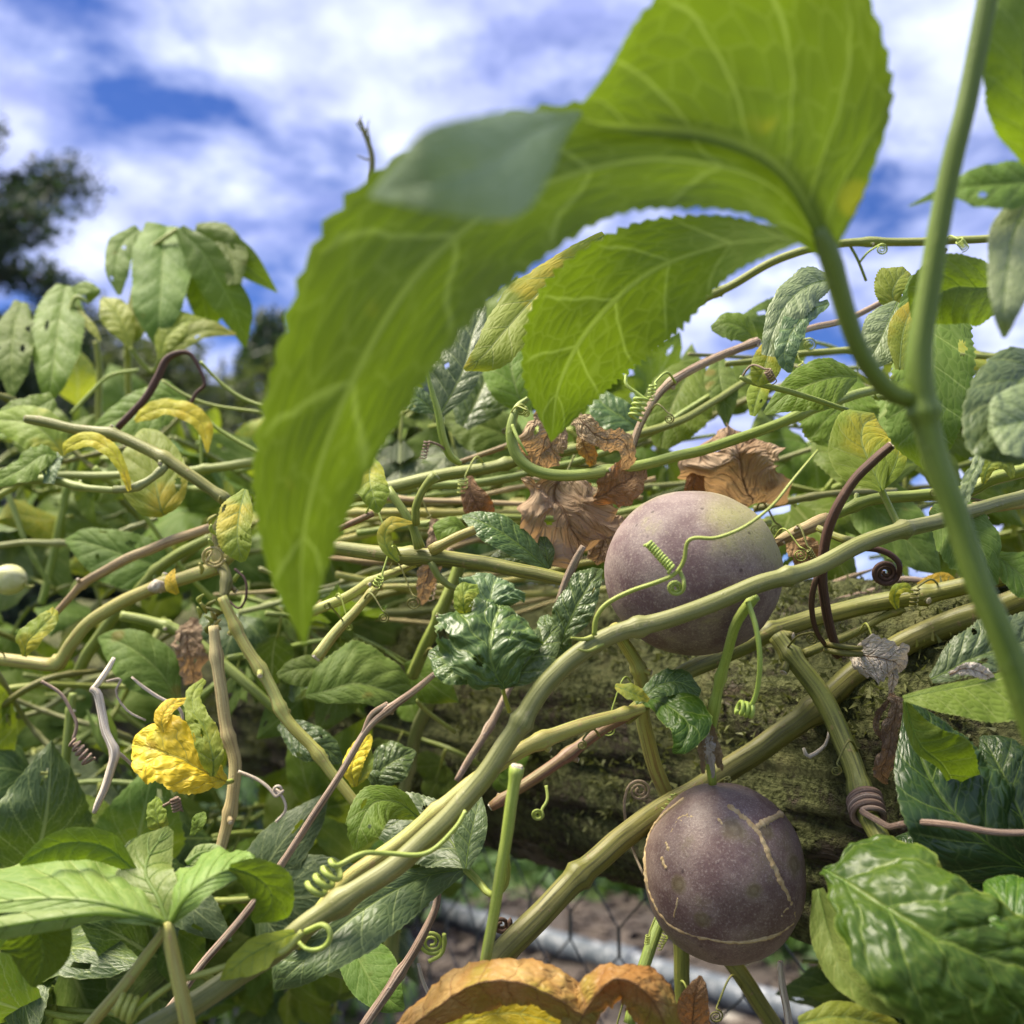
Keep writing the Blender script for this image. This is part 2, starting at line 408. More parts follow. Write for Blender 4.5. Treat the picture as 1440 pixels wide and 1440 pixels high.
def blade(Mp, L, R, NU=64, NV=13, serr=0.05, teeth=26, ripple=0.05, rf=3.0, bull=0.025, camber=0.1, crumple=0.0, cfreq=40, ragged=0.0, N=7, K=None, seed=0, view=None, holes=None):
    """surface from a midrib and two edge lines; returns V, F, UV and a sampler"""
    Mp, L, R = spline(Mp, NU), spline(L, NU), spline(R, NU)
    if K is None:
        K = auto_k(Mp, L, R, N)
    T = np.gradient(Mp, axis=0); T /= np.linalg.norm(T, axis=1)[:, None] + 1e-9
    n = np.cross(T, R - L); nl = np.linalg.norm(n, axis=1)
    for i in range(NU):
        if nl[i] < 1e-7: n[i] = n[i - 1] if i else n[min(3, NU - 1)]
    n /= np.linalg.norm(n, axis=1)[:, None] + 1e-9
    if view is not None:
        sgn = np.sign(np.sum(n * (view - Mp), axis=1)); sgn = 1 if sgn[NU // 4:3 * NU // 4].sum() >= 0 else -1
        n = n * sgn
    u = np.linspace(0, 1, NU)
    rs = np.random.RandomState(abs(int(seed)))
    ph = rs.rand(6) * 6.28
    G = np.zeros((NU, 2 * NV + 1, 3)); UV = np.zeros((NU, 2 * NV + 1, 4))
    for j in range(2 * NV + 1):
        v = (j - NV) / NV; a = abs(v)
        E = L if v < 0 else R
        D = E - Mp; w = np.linalg.norm(D, axis=1)
        tt = (u * teeth + (0.3 if v < 0 else 0)) % 1.0
        tooth = (np.where(tt < 0.72, tt / 0.72, (1 - tt) / 0.28) - 0.5) * serr * a ** 8
        if ragged: tooth = tooth + ragged * a ** 3 * (np.sin(u * 31 + ph[3] + v) * 0.5 + np.sin(u * 67 + ph[4]) * 0.35 + np.sin(u * 13 + ph[5] + 2 * v))
        s = N * u - K * a ** 0.85
        fr = s % 1.0
        bul = bull * np.sin(PI * fr) ** 0.6 * min(1, a * 4) * (1 - a ** 4)
        rip = ripple * a ** 2 * (np.sin(2 * PI * rf * u + ph[0] + (1.9 if v < 0 else 0)) + 0.5 * np.sin(2 * PI * rf * 2.3 * u + ph[1] + v))
        h = camber * (4 * a * (1 - a)) * 0.5 + bul + rip
        G[:, j] = Mp + D * (a + tooth)[:, None] + n * (h * w)[:, None]
        UV[:, j, 0] = u; UV[:, j, 1] = v * 0.5 + 0.5; UV[:, j, 2] = s + 4; UV[:, j, 3] = a
    if crumple:
        W_ = np.max(np.linalg.norm(R - L, axis=1))
        off = Vector((rs.rand() * 50, rs.rand() * 50, rs.rand() * 50))
        f1 = 2.2 / W_ * cfreq / 40
        for i in range(NU):
            for j in range(2 * NV + 1):
                p = Vector(G[i, j])
                d1 = mnoise.noise_vector(p * f1 + off); d2 = mnoise.noise_vector(p * f1 * 2.6 + off)
                q = d1 + d2 * 0.45
                ed = 0.6 + 0.6 * abs((j - NV) / NV)
                G[i, j] += np.array(q) * W_ * crumple * ed
    V = G.reshape(-1, 3); NW = 2 * NV + 1
    F = []
    for i in range(NU - 1):
        for j in range(2 * NV):
            if holes:
                uu, vv = (i + .5) / (NU - 1), (j + .5) / NV - 1
                if any(((uu - h[0]) / h[2]) ** 2 + ((vv - h[1]) / h[3]) ** 2 < 1 + 0.35 * math.sin(9 * math.atan2(vv - h[1], (uu - h[0]) * 2) + h[0] * 40) for h in holes): continue
            F.append((i * NW + j, i * NW + j + 1, (i + 1) * NW + j + 1, (i + 1) * NW + j))

    def at(uu, vv):
        x = min(max(uu, 0), 1) * (NU - 1); y = (min(max(vv, -1), 1) + 1) * NV
        i, j = min(int(x), NU - 2), min(int(y), NW - 2); fx, fy = x - i, y - j
        return (G[i, j] * (1 - fx) + G[i + 1, j] * fx) * (1 - fy) + (G[i, j + 1] * (1 - fx) + G[i + 1, j + 1] * fx) * fy
    return V, F, UV.reshape(-1, 4), at


def vein_geo(at, rad, N=7, K=2.2, lat=True, n_=18):
    mb = MB()
    pts = np.array([at(x, 0) for x in np.linspace(0.0, 0.985, 26)])
    mb.add(*tube_geo(pts, rad * np.linspace(1, 0.2, 26), 6, 0, 0))
    if lat:
        for side in (-1, 1):
            for k in range(-2, int(N)):
                q = []
                for a in np.linspace(0, 0.9, n_):
                    uu = (k + 0.5 * 0 + K * a ** 0.85) / N
                    if 0.01 < uu < 0.985: q.append(at(uu, side * a))
                if len(q) > 4:
                    q = np.array(q)
                    mb.add(*tube_geo(q, rad * 0.42 * np.linspace(1, 0.25, len(q)), 5, 0, 0))
    return mb


LEAFN = [0]


def lobe(rows, mat, parent, name='leaf_blade', veins=True, vr=None, **k):
    """one leaf blade: rows of (x, y, depth, left px, right px[, left depth, right depth]) along the midrib"""
    LEAFN[0] += 1
    rows = [tuple(r) + (0.0,) * (7 - len(r)) for r in rows]
    A = np.array(rows, dtype=float)
    kt = k.pop('tilt', 0.0 if mat in ('under', 'dry', 'rust', 'amber', 'paper') else 0.7)
    yc = A[:, 1].mean()
    tg = np.gradient(A[:, :2], axis=0); tg /= np.linalg.norm(tg, axis=1)[:, None] + 1e-9
    lf = np.stack([tg[:, 1], -tg[:, 0]], axis=1)
    def Q(x, y, d):
        return P(x, y, d * (1 + kt * max(-70, min(70, yc - y)) / 1440))
    m3 = [Q(r[0], r[1], r[2]) for r in A]
    l3 = [Q(r[0] + lf[i, 0] * r[3], r[1] + lf[i, 1] * r[3], r[2] + r[5]) for i, r in enumerate(A)]
    r3 = [Q(r[0] - lf[i, 0] * r[4], r[1] - lf[i, 1] * r[4], r[2] + r[6]) for i, r in enumerate(A)]
    N = k.pop('N', 7); k.pop('K', None)
    K = auto_k(spline(m3, 40), spline(l3, 40), spline(r3, 40), N)
    if 'holes' not in k and mat in ('mid', 'green', 'dark', 'lime', 'blue', 'dry', 'paper', 'gloss'):
        rh = random.Random(LEAFN[0] * 7 + 1)
        if rh.random() < 0.42:
            k['holes'] = [(rh.uniform(.25, .8), rh.choice((-1, 1)) * rh.uniform(.25, 1.0), rh.uniform(.018, .05), rh.uniform(.06, .15)) for _ in range(rh.choice((1, 1, 2, 3)))]
            k['NU'] = max(140, k.get('NU', 64)); k['NV'] = max(34, k.get('NV', 13))
    V, F, UV, at = blade(m3, l3, r3, seed=LEAFN[0], view=CAM, N=N, K=K, **k)
    o = mesh(name, V, F, M[mat], parent, uv=UV[:, :2], vein=UV[:, 2:])
    if veins:
        wmax = max(np.linalg.norm(np.array(a) - np.array(b)) for a, b in zip(l3, r3))
        vein_geo(at, vr if vr else max(0.00018, wmax * 0.0085), N, K).build('leaf_veins', M[VEINM[mat]], o)
    return o


def tube_px(name, pts, mat, parent, sides=10, ridge=0.05, lump=0.04, step=0.003, taper=None, nodes=(), seed=None, wander=0.22):
    """tube through (x, y, depth, width px) rows"""
    A = np.array([(*P(p[0], p[1], p[2]), p[3] * 0.77 / 2 / 1440 * p[2]) for p in pts])
    ln = np.sum(np.linalg.norm(np.diff(A[:, :3], axis=0), axis=1))
    n = int(min(220, max(8, ln / step)))
    B = spline(A, n)
    r = np.maximum(B[:, 3], 0.00015)
    so = LEAFN[0] * 3.7
    for i in range(n):
        f = min(1.0, i / 5, (n - 1 - i) / 5)
        B[i, :3] += f * r[i] * np.array(mnoise.noise_vector(Vector((B[i, :3] * 70).tolist()) + Vector((so, 0, 0)))) * wander
    t = np.linspace(0, 1, n)
    for q in nodes:
        r = r * (1 + 0.34 * np.exp(-((t - q) * ln / 0.0021) ** 2))
    LEAFN[0] += 1
    V, F, UV = tube_geo(B[:, :3], r, sides, ridge, lump, LEAFN[0] if seed is None else seed)
    return mesh(name, V, F, M[mat], parent, uv=UV), B[:, :3], r


def node_stub(parent, p, T, r, mat, seed):
    """leaf scar with a short stub at a node"""
    rs = np.random.RandomState(abs(int(seed)))
    a = rs.rand() * 6.28
    ref = np.array([0, 0, 1.0]) if abs(T[2]) < 0.9 else np.array([1.0, 0, 0])
    N = np.cross(T, ref); N /= np.linalg.norm(N); B = np.cross(T, N)
    d = N * math.cos(a) + B * math.sin(a)
    d = d + T * 0.7; d /= np.linalg.norm(d)
    L = r * (1.25 + rs.rand() * 0.7)
    pts = spline([p, p + d * L * 0.6, p + d * L], 6)
    V, F, U = tube_geo(pts, r * np.array([0.7, 0.52, 0.42, 0.36, 0.4, 0.34]), 7, 0.1, 0.05, seed)
    o = mesh('node_stub', V, F, M[mat], parent, uv=U)
    q = p + d * L * 1.01
    e = tube_geo(np.array([q, q + d * r * 0.08]), r * np.array([0.33, 0.28]), 7, 0.1, 0, seed)
    mesh('stub_scar', e[0], e[1], M['pith'], o, uv=e[2], smooth=False)


def stem(label, pts, mat, group=None, cat='vine', name='climbing_vine', nodes=None, sides=12, cut=(False, False), stubs=True, ridge=0.045, lump=0.05):
    th = thing(name, P(*pts[0][:3]), label, cat, group)
    rs = random.Random(len(label) * 31 + int(pts[0][0]))
    A = np.array([P(*p[:3]) for p in pts])
    ln = np.sum(np.linalg.norm(np.diff(A, axis=0), axis=1))
    if nodes is None:
        nodes = []; q = 0.012 + rs.random() * 0.02
        while q < ln - 0.006:
            nodes.append(q / ln); q += 0.028 + rs.random() * 0.03
    o, B, r = tube_px('stem', pts, mat, th, sides, ridge, lump, 0.002, nodes=nodes)
    n = len(B)
    if stubs:
        for k, q in enumerate(nodes):
            i = min(n - 2, max(0, int(q * (n - 1))))
            T = B[i + 1] - B[i]; T /= np.linalg.norm(T)
            node_stub(th, B[i], T, r[i], mat, int(pts[0][0]) + k * 7)
    for e, i, j in ((0, 0, 1), (1, n - 1, n - 2)):
        if cut[e]:
            T = B[i] - B[j]; T /= np.linalg.norm(T)
            g = tube_geo(np.array([B[i] - T * r[i] * .1, B[i] + T * r[i] * 0.25]), r[i] * np.array([0.98, 0.8]), 10, 0.1, 0, 3)
            mesh('cut_end', g[0], g[1], M['pith'], th, uv=g[2], smooth=False)
    return th


def leaf(label, lobes, petiole=None, cat='leaf', group=None, name='vine_leaf', pmat='s_fresh', **k):
    """a leaf that stands for itself: lobes = [(rows, material, options)]"""
    r0 = lobes[0][0][0]
    th = thing(name, P(*(petiole[-1][:3] if petiole else r0[:3])), label, cat, group)
    for l in lobes:
        opt = dict(k); opt.update(l[2] if len(l) > 2 else {})
        lobe(l[0], l[1], th, 'leaf_blade' if len(lobes) == 1 else 'leaf_lobe', **opt)
    if petiole:
        tube_px('petiole', petiole, pmat, th, 8)
    return th


def helix_px(a, b, turns, rpx, n=90, r2=None, ph=0.0):
    """points of a coil from a to b (x, y, depth), radius in px"""
    A, B = P(*a), P(*b)
    ax = B - A; L = np.linalg.norm(ax); ax /= L
    ref = FWD if abs(np.dot(ax, FWD)) < 0.9 else RGT
    N = np.cross(ax, ref); N /= np.linalg.norm(N); Bn = np.cross(ax, N)
    t = np.linspace(0, 1, n)
    r = np.interp(t, [0, 1], [rpx, r2 if r2 is not None else rpx]) / 1440 * a[2]
    th = 2 * PI * turns * t + ph
    return A + np.outer(t, ax * L) + N * (r * np.cos(th))[:, None] + Bn * (r * np.sin(th))[:, None]


def spiral_px(c, turns, r0, r1, ph=0.0, tilt=0.4, n=70, cw=1):
    """flat spiral around c (x, y, depth) from radius r0 px in to r1 px"""
    t = np.linspace(0, 1, n); th = cw * 2 * PI * turns * t + ph
    r = r0 + (r1 - r0) * t
    return np.array([P(c[0] + r[i] * math.cos(th[i]), c[1] + r[i] * math.sin(th[i]) * 0.92, c[2] + tilt * r[i] * math.sin(th[i]) / 1440 * c[2] + 0.0022 * t[i]) for i in range(n)])


def tendril(parts, wpx, d, mat='tendril', parent=None, label=None, group=None, name='tendril', w2=None):
    """joins px rows and point arrays into one tendril"""
    pts = []
    for p in parts:
        if isinstance(p, np.ndarray): pts.append(p)
        else: pts.append(spline([P(*q) for q in p], max(6, 8 * len(p))))
    pts = np.vstack(pts)
    # even out
    ln = np.concatenate([[0], np.cumsum(np.linalg.norm(np.diff(pts, axis=0), axis=1))])
    keep = np.concatenate([[True], np.diff(ln) > 1e-6]); pts, ln = pts[keep], ln[keep]
    n = int(min(400, max(20, ln[-1] / 0.0009)))
    q = np.linspace(0, ln[-1], n)
    pts = np.stack([np.interp(q, ln, pts[:, i]) for i in range(3)], axis=1)
    for _ in range(2):
        pts[1:-1] = pts[1:-1] * 0.5 + (pts[:-2] + pts[2:]) * 0.25
    r = np.linspace(wpx, w2 if w2 is not None else wpx * 0.6, n) / 2 / 1440 * d
    V, F, U = tube_geo(pts, r, 7, 0.03, 0.05, 5)
    o = mesh(name, V, F, M[mat], parent, uv=U)
    if parent is None: tag(o, label, 'tendril', group)
    return o

# ================================================================== setting
def ground_hit(x, y, z=0.0):
    d = RGT * ((x - 720) / 1440) + UPV * ((720 - y) / 1440) + FWD
    return CAM + d * ((z - CAM[2]) / d[2])


M['grass'] = plain_material('lawn', (0.025, 0.052, 0.010), (0.05, 0.085, 0.018), 1.4, 0.9, 0.6, 0.03, col3=(0.10, 0.10, 0.04), scale3=9)
M['soil'] = plain_material('bed_soil', (0.022, 0.016, 0.012), (0.05, 0.038, 0.03), 9, 0.95, 0.9, 0.02, col3=(0.10, 0.08, 0.065), scale3=55)
g = mesh('ground', [(-400, -400, 0), (400, -400, 0), (400, 400, 0), (-400, 400, 0)], [(0, 1, 2, 3)], M['grass'], loc=(0, 0, 0), smooth=False)
tag(g, 'lawn stretching away behind the fence', 'ground', kind='structure')
rs = np.random.RandomState(3)
NX, NY = 70, 44
gv = []
for j in range(NY + 1):
    for i in range(NX + 1):
        x, y = -3.5 + 7.0 * i / NX, -0.8 + 4.9 * j / NY
        e = min(i, NX - i, j, NY - j) / 3.0
        gv.append((x, y, 0.004 + min(1, e) * (0.03 + 0.05 * (mnoise.noise(Vector((x * 2.2, y * 2.2, 1))) * 0.5 + 0.3) + 0.02 * mnoise.noise(Vector((x * 9, y * 9, 4))))))
gf = [(j * (NX + 1) + i, j * (NX + 1) + i + 1, (j + 1) * (NX + 1) + i + 1, (j + 1) * (NX + 1) + i) for j in range(NY) for i in range(NX)]
soil = mesh('garden_bed', gv, gf, M['soil'], loc=(0, 0, 0))
tag(soil, 'dark bare soil of the garden bed below the fence', 'soil', kind='structure')
# chips and clods of mulch
mb = MB()
for k in range(2600):
    x, y = rs.uniform(-2.6, 2.6), rs.uniform(1.6, 4.0)
    z = 0.03 + 0.05 * (mnoise.noise(Vector((x * 2.2, y * 2.2, 1))) * 0.5 + 0.3) + 0.012
    a = rs.rand() * 6.28; l, w_, h = rs.uniform(0.012, 0.05), rs.uniform(0.006, 0.018), rs.uniform(0.003, 0.01)
    c, s_ = math.cos(a), math.sin(a)
    tl = rs.uniform(-0.3, 0.3)
    q = []
    for (dx, dy, dz) in ((-1, -1, -1), (1, -1, -1), (1, 1, -1), (-1, 1, -1), (-1, -.8, 1), (.9, -1, 1), (1, .8, 1), (-.8, 1, 1)):
        q.append((x + c * dx * l - s_ * dy * w_, y + s_ * dx * l + c * dy * w_, z + dz * h + dx * l * tl))
    mb.add(q, [(0, 3, 2, 1), (4, 5, 6, 7), (0, 1, 5, 4), (1, 2, 6, 5), (2, 3, 7, 6), (3, 0, 4, 7)])
M['chips'] = plain_material('bark_chips', (0.035, 0.024, 0.018), (0.10, 0.078, 0.06), 14, 0.95, 0.5, 0.003)
o = mb.build('bark_mulch', M['chips'], loc=(0, 0, 0), smooth=False)
tag(o, 'loose bark chips and clods scattered over the garden bed', 'mulch', kind='stuff')

# ------------------------------------------------------------------ pipe on the bed
M['pipe'] = plain_material('galvanised_pipe', (0.045, 0.058, 0.07), (0.08, 0.097, 0.115), 6, 0.65, 0.2, 0.002, col3=(0.28, 0.29, 0.30), scale3=30)
a, b = ground_hit(573, 1268, 0.10), ground_hit(940, 1372, 0.10)
dr = (b - a) / np.linalg.norm(b - a)
pp = np.array([a - dr * 0.15 + dr * t for t in np.linspace(0, 3.0, 30)])
th = thing('garden_pipe', pp[0], 'long blue-grey pipe lying along the soil bed', 'pipe')
V, F, U = tube_geo(pp, np.full(30, 0.036), 20, 0, 0)
mesh('pipe', V, F, M['pipe'], th, uv=U)
for t in (1.1,):
    q = np.array([a - dr * 0.15 + dr * (t + s) for s in (-0.05, -0.045, 0.045, 0.05)])
    V, F, U = tube_geo(q, np.array([0.038, 0.045, 0.045, 0.038]), 20, 0, 0)
    mesh('pipe_coupling', V, F, M['pipe'], th, uv=U)
M['stone'] = plain_material('rest_stone', (0.16, 0.14, 0.12), (0.27, 0.25, 0.22), 20, 0.9, 0.8, 0.01)
for t in (0.3, 1.5, 2.7):
    c = a - dr * 0.15 + dr * t
    o = None
    sv_, sf_ = [], []
    for i in range(7):
        for j in range(12):
            ph_, th_ = PI * i / 6, 2 * PI * j / 12
            k = 1 + 0.18 * mnoise.noise(Vector((math.sin(ph_) * math.cos(th_) * 1.5 + t, math.sin(ph_) * math.sin(th_) * 1.5, math.cos(ph_))))
            sv_.append((c[0] + 0.10 * k * math.sin(ph_) * math.cos(th_), c[1] + 0.08 * k * math.sin(ph_) * math.sin(th_), 0.031 + 0.036 * math.cos(ph_) * min(k, 1)))
    for i in range(6):
        for j in range(12):
            sf_.append((i * 12 + j, (i + 1) * 12 + j, (i + 1) * 12 + (j + 1) % 12, i * 12 + (j + 1) % 12))
    o = mesh('garden_stone', sv_, sf_, M['stone'], loc=(c[0], c[1], 0))
    tag(o, 'flat grey stone holding the blue-grey pipe off the soil', 'stone', 'stones under the pipe')


# ------------------------------------------------------------------ far trees and shrubs
def foliage_material(name, c1, c2, tr):
    t = NT(name)
    ob = t.n('ShaderNodeTexCoord').outputs['Object']
    c = t.mix(t.step(t.noise(ob, 2.2, 5), 0.36, 0.64), c1, c2)
    df = t.n('ShaderNodeBsdfPrincipled', {'Base Color': c, 'Roughness': 0.65})
    tl = t.n('ShaderNodeBsdfTranslucent', {'Color': (*tr, 1)})
    t.t.links.new(t.n('ShaderNodeMixShader', {0: 0.25, 1: df.outputs[0], 2: tl.outputs[0]}).outputs[0], t.out.inputs[0])
    return t.m


M['f_dark'] = foliage_material('tree_dark', (0.018, 0.034, 0.020), (0.04, 0.06, 0.032), (0.05, 0.09, 0.02))
M['f_olive'] = foliage_material('tree_olive', (0.05, 0.07, 0.025), (0.10, 0.12, 0.045), (0.12, 0.16, 0.03))
M['f_green'] = foliage_material('shrub_green', (0.04, 0.09, 0.02), (0.09, 0.16, 0.035), (0.12, 0.22, 0.03))
M['bark'] = plain_material('tree_bark', (0.06, 0.045, 0.035), (0.12, 0.10, 0.08), 8, 0.95, 0.9, 0.02)


def tree(label, x, d, top, rad, mat, n=3000, leafs=0.16, group=None, bare=0.35, seed=1, name='garden_tree', cat='tree', airy=1.0, droop=0.0):
    """x px and depth fix its place, top px its height"""
    rs = np.random.RandomState(seed)
    pt = P(x, top, d)
    H = pt[2]
    base = np.array([pt[0], pt[1], 0.0])
    th = thing(name, base, label, cat, group)
    mb = MB()
    sway = rs.uniform(-0.06, 0.06, 2) * H
    tp = spline([base + (0, 0, -0.05), base + (sway[0] * .3, sway[1] * .3, H * 0.35), base + (sway[0], sway[1], H * 0.8)], 14)
    mb.add(*tube_geo(tp, np.linspace(H * 0.028, H * 0.008, 14), 9, 0.1, 0.1, seed))
    ends = []
    nl = 16
    for i in range(nl):
        f = bare + (0.92 - bare) * (i + 0.5) / nl
        s = tp[min(13, int(f / 0.8 * 13))]
        s = np.array([s[0], s[1], min(s[2], H * f)])
        a = i * 2.4 + rs.rand()
        k = math.sin(PI * min(1, max(0.12, (f - bare) / (1 - bare) * 0.85 + 0.15))) * rad
        e = s + np.array([math.cos(a) * k, math.sin(a) * k, H * 0.09 * rs.rand() - droop * k])
        mid = (s + e) / 2 + np.array([0, 0, 0.08 * H * rs.rand()])
        bp_ = spline([s, mid, e], 9)
        mb.add(*tube_geo(bp_, np.linspace(H * 0.008, H * 0.002, 9), 6, 0.05, 0.1, i))
        for q in (0.45, 0.65, 0.85, 1.0):
            ends.append((bp_[int(q * 8)], 0.4 + 0.6 * q))
    ends.append((np.array([base[0] + sway[0], base[1] + sway[1], H * 0.93]), 0.8))
    mb.build('trunk', M['bark'], th)
    cv, cf = [], []
    for i in range(n):
        c, w_ = ends[rs.randint(len(ends))]
        v = rs.normal(size=3); v /= np.linalg.norm(v)
        p = c + v * (rs.rand() ** 0.5) * rad * 0.33 * airy * w_
        if p[2] > H: p[2] = H - rs.rand() * 0.1 * H
        t_ = rs.normal(size=3); t_ /= np.linalg.norm(t_)
        b_ = np.cross(t_, rs.normal(size=3)); b_ /= np.linalg.norm(b_) + 1e-6
        l = leafs * (0.5 + rs.rand()); w2 = l * 0.38
        k = len(cv)
        cv += [p - t_ * l * .5, p + b_ * w2 * .5 + t_ * l * 0.0 + np.cross(t_, b_) * l * 0.1, p + t_ * l * .5, p - b_ * w2 * .5]
        cf.append((k, k + 1, k + 2, k + 3))
    mesh('crown', cv, cf, M[mat], th, smooth=False)
    return th


tree('tall dark feathery tree with sky showing through its crown', -75, 14, 125, 1.85, 'f_dark', 17000, 0.13, seed=4, airy=0.8, bare=0.42)
for k, (x, tp_, d, r_, m_, lb) in enumerate([
    (40, 425, 17, 2.0, 'f_dark', 'dark rounded tree beside the tall feathery tree'),
    (150, 462, 19, 2.4, 'f_olive', 'olive green round tree next to the dark rounded tree'),
    (262, 470, 18, 2.3, 'f_olive', 'yellowish olive tree in the middle of the far tree row'),
    (372, 412, 22, 1.3, 'f_dark', 'slender dark tree rising above the far tree row'),
    (440, 480, 20, 2.6, 'f_olive', 'broad olive tree next to the slender dark tree'),
    (560, 560, 24, 2.8, 'f_green', 'wide green tree standing lower than the far tree row'),
    (705, 680, 30, 3.2, 'f_green', 'low broad tree far across the lawn')]):
    tree(lb, x, d, tp_, r_, m_, 8000, 0.3, seed=20 + k, bare=0.08, airy=1.3, group='trees beyond the lawn')
for k, (x, d, tp_, r_) in enumerate([(560, 5.4, 1110, .55), (720, 6.0, 1100, .6), (850, 5.0, 1120, .5), (990, 5.6, 1080, .6), (1120, 4.8, 1120, .5), (1260, 5.6, 1090, .6), (420, 6.2, 1060, .7), (270, 5.6, 1050, .7), (1400, 5.0, 1050, .6), (900, 4.2, 1180, .5), (1080, 3.9, 1200, .5), (640, 4.6, 1170, .5), (440, 3.4, 1120, .5), (330, 2.7, 1100, .45), (200, 2.9, 1050, .5), (1180, 3.4, 1180, .45)]):
    tree('low green garden shrub growing on the lawn beyond the bed', x, d, tp_, r_, 'f_green', 2200, 0.08, seed=50 + k, bare=0.05, group='shrubs on the lawn', name='garden_shrub', cat='shrub')

# ------------------------------------------------------------------ log rail
LA, LB = P(580, 987, 0.672), P(1440, 1092, 0.361)
LD = LB - LA; LLEN = np.linalg.norm(LD); LD = LD / LLEN
LR = 0.070


def log_material():
    t = NT('mossy_log')
    tcn = t.n('ShaderNodeTexCoord')
    uv = t.n('ShaderNodeSeparateXYZ', {0: tcn.outputs['UV']})
    ang = t.math('MULTIPLY', uv.outputs[0], 2 * PI)
    rv = t.n('ShaderNodeCombineXYZ', {0: t.math('MULTIPLY', t.math('COSINE', ang), 1.0), 1: t.math('SINE', ang), 2: t.math('MULTIPLY', uv.outputs[1], 2.2)}).outputs[0]
    gr = t.noise(rv, 16, 6, 0.65, 0.3)
    gr2 = t.noise(rv, 48, 5, 0.6, 0.2)
    ob = tcn.outputs['Object']
    wood = t.mix(t.step(gr, 0.36, 0.66), (0.03, 0.022, 0.015), (0.12, 0.095, 0.066))
    wood = t.mix(t.math('MULTIPLY', t.step(gr2, 0.55, 0.7), 0.7), wood, (0.24, 0.21, 0.17))
    wood = t.mix(t.math('MULTIPLY', t.step(gr2, 0.45, 0.34), 0.8), wood, (0.012, 0.008, 0.006))
    geo = t.n('ShaderNodeNewGeometry')
    m1 = t.noise(ob, 26, 7, 0.7)
    m2 = t.noise(ob, 420, 4, 0.7)
    up = t.n('ShaderNodeSeparateXYZ', {0: geo.outputs['Normal']}).outputs[2]
    mm = t.math('ADD', t.math('ADD', m1, t.math('MULTIPLY', up, 0.07)), t.math('MULTIPLY', t.math('SUBTRACT', m2, 0.5), 0.35))
    mask = t.step(mm, 0.37, 0.52)
    moss = t.mix(t.step(m2, 0.35, 0.68), (0.045, 0.056, 0.014), (0.18, 0.195, 0.075))
    moss = t.mix(t.step(t.noise(ob, 60, 4), 0.5, 0.7), moss, (0.19, 0.19, 0.075))
    c = t.mix(t.math('MULTIPLY', mask, 0.88), wood, moss)
    h = t.math('ADD', t.math('MULTIPLY', gr2, 0.7), t.math('MULTIPLY', t.math('MULTIPLY', mask, m2), 1.4))
    h = t.math('ADD', h, gr)
    bp = t.n('ShaderNodeBump', {'Height': h, 'Strength': 0.9, 'Distance': 0.004}).outputs[0]
    pr = t.n('ShaderNodeBsdfPrincipled', {'Base Color': c, 'Roughness': 0.92, 'Specular IOR Level': 0.2, 'Normal': bp})
    t.t.links.new(pr.outputs[0], t.out.inputs[0])
    return t.m


M['log'] = log_material()


def log_at(t):
    return LA + LD * LLEN * t


def log_mesh(A, B, R, seed, n=260, sides=150):
    pts = np.array([A + (B - A) * t for t in np.linspace(0, 1, n)])
    V, F, U = tube_geo(pts, np.full(n, R), sides, 0.02, 0.0, seed)
    C = np.repeat(pts, sides, axis=0)
    ax = (B - A) / np.linalg.norm(B - A)
    for i in range(len(V)):
        o = V[i] - C[i]
        l = np.dot(V[i] - A, ax)
        q = Vector((o[0] * 34, o[1] * 34, o[2] * 34)) / (R / 0.07) + Vector(tuple(ax * l * 5.5))
        q2 = Vector((o[0] * 120, o[1] * 120, o[2] * 120)) + Vector(tuple(ax * l * 10))
        k = 0.085 * mnoise.noise(q) + 0.05 * mnoise.noise(q2) + 0.025 * mnoise.noise(Vector(V[i]) * 130) + 0.05 * mnoise.noise(Vector(V[i]) * 9)
        q3 = Vector((o[0] * 75, o[1] * 75, o[2] * 75)) / (R / 0.07) + Vector(tuple(ax * l * 9))
        c_ = abs(mnoise.noise(q3))
        k -= 0.045 * max(0.0, 0.13 - c_) / 0.13
        V[i] = C[i] + o * (1 + k)
    return V, F, U


fence = thing('log_fence', (log_at(1.45)[0], log_at(1.45)[1], 0), 'thick mossy dark log rail of a fence, under the vines', 'fence')
V, F, U = log_mesh(log_at(-2.0), log_at(1.55), LR, 5)
rail = mesh('rail', V, F, M['log'], fence, uv=U)
RV = V
for t, sx in ((1.47, 0.0), (-1.85, 0.0)):
    c = log_at(t)
    q = np.array([c[0], c[1], 0.0])
    V, F, U = log_mesh(q + (0, 0, -0.05), q + (0, 0, c[2] - LR * 0.5), 0.058, 9, 60, 48)
    mesh('post', V, F, M['log'], fence, uv=U)
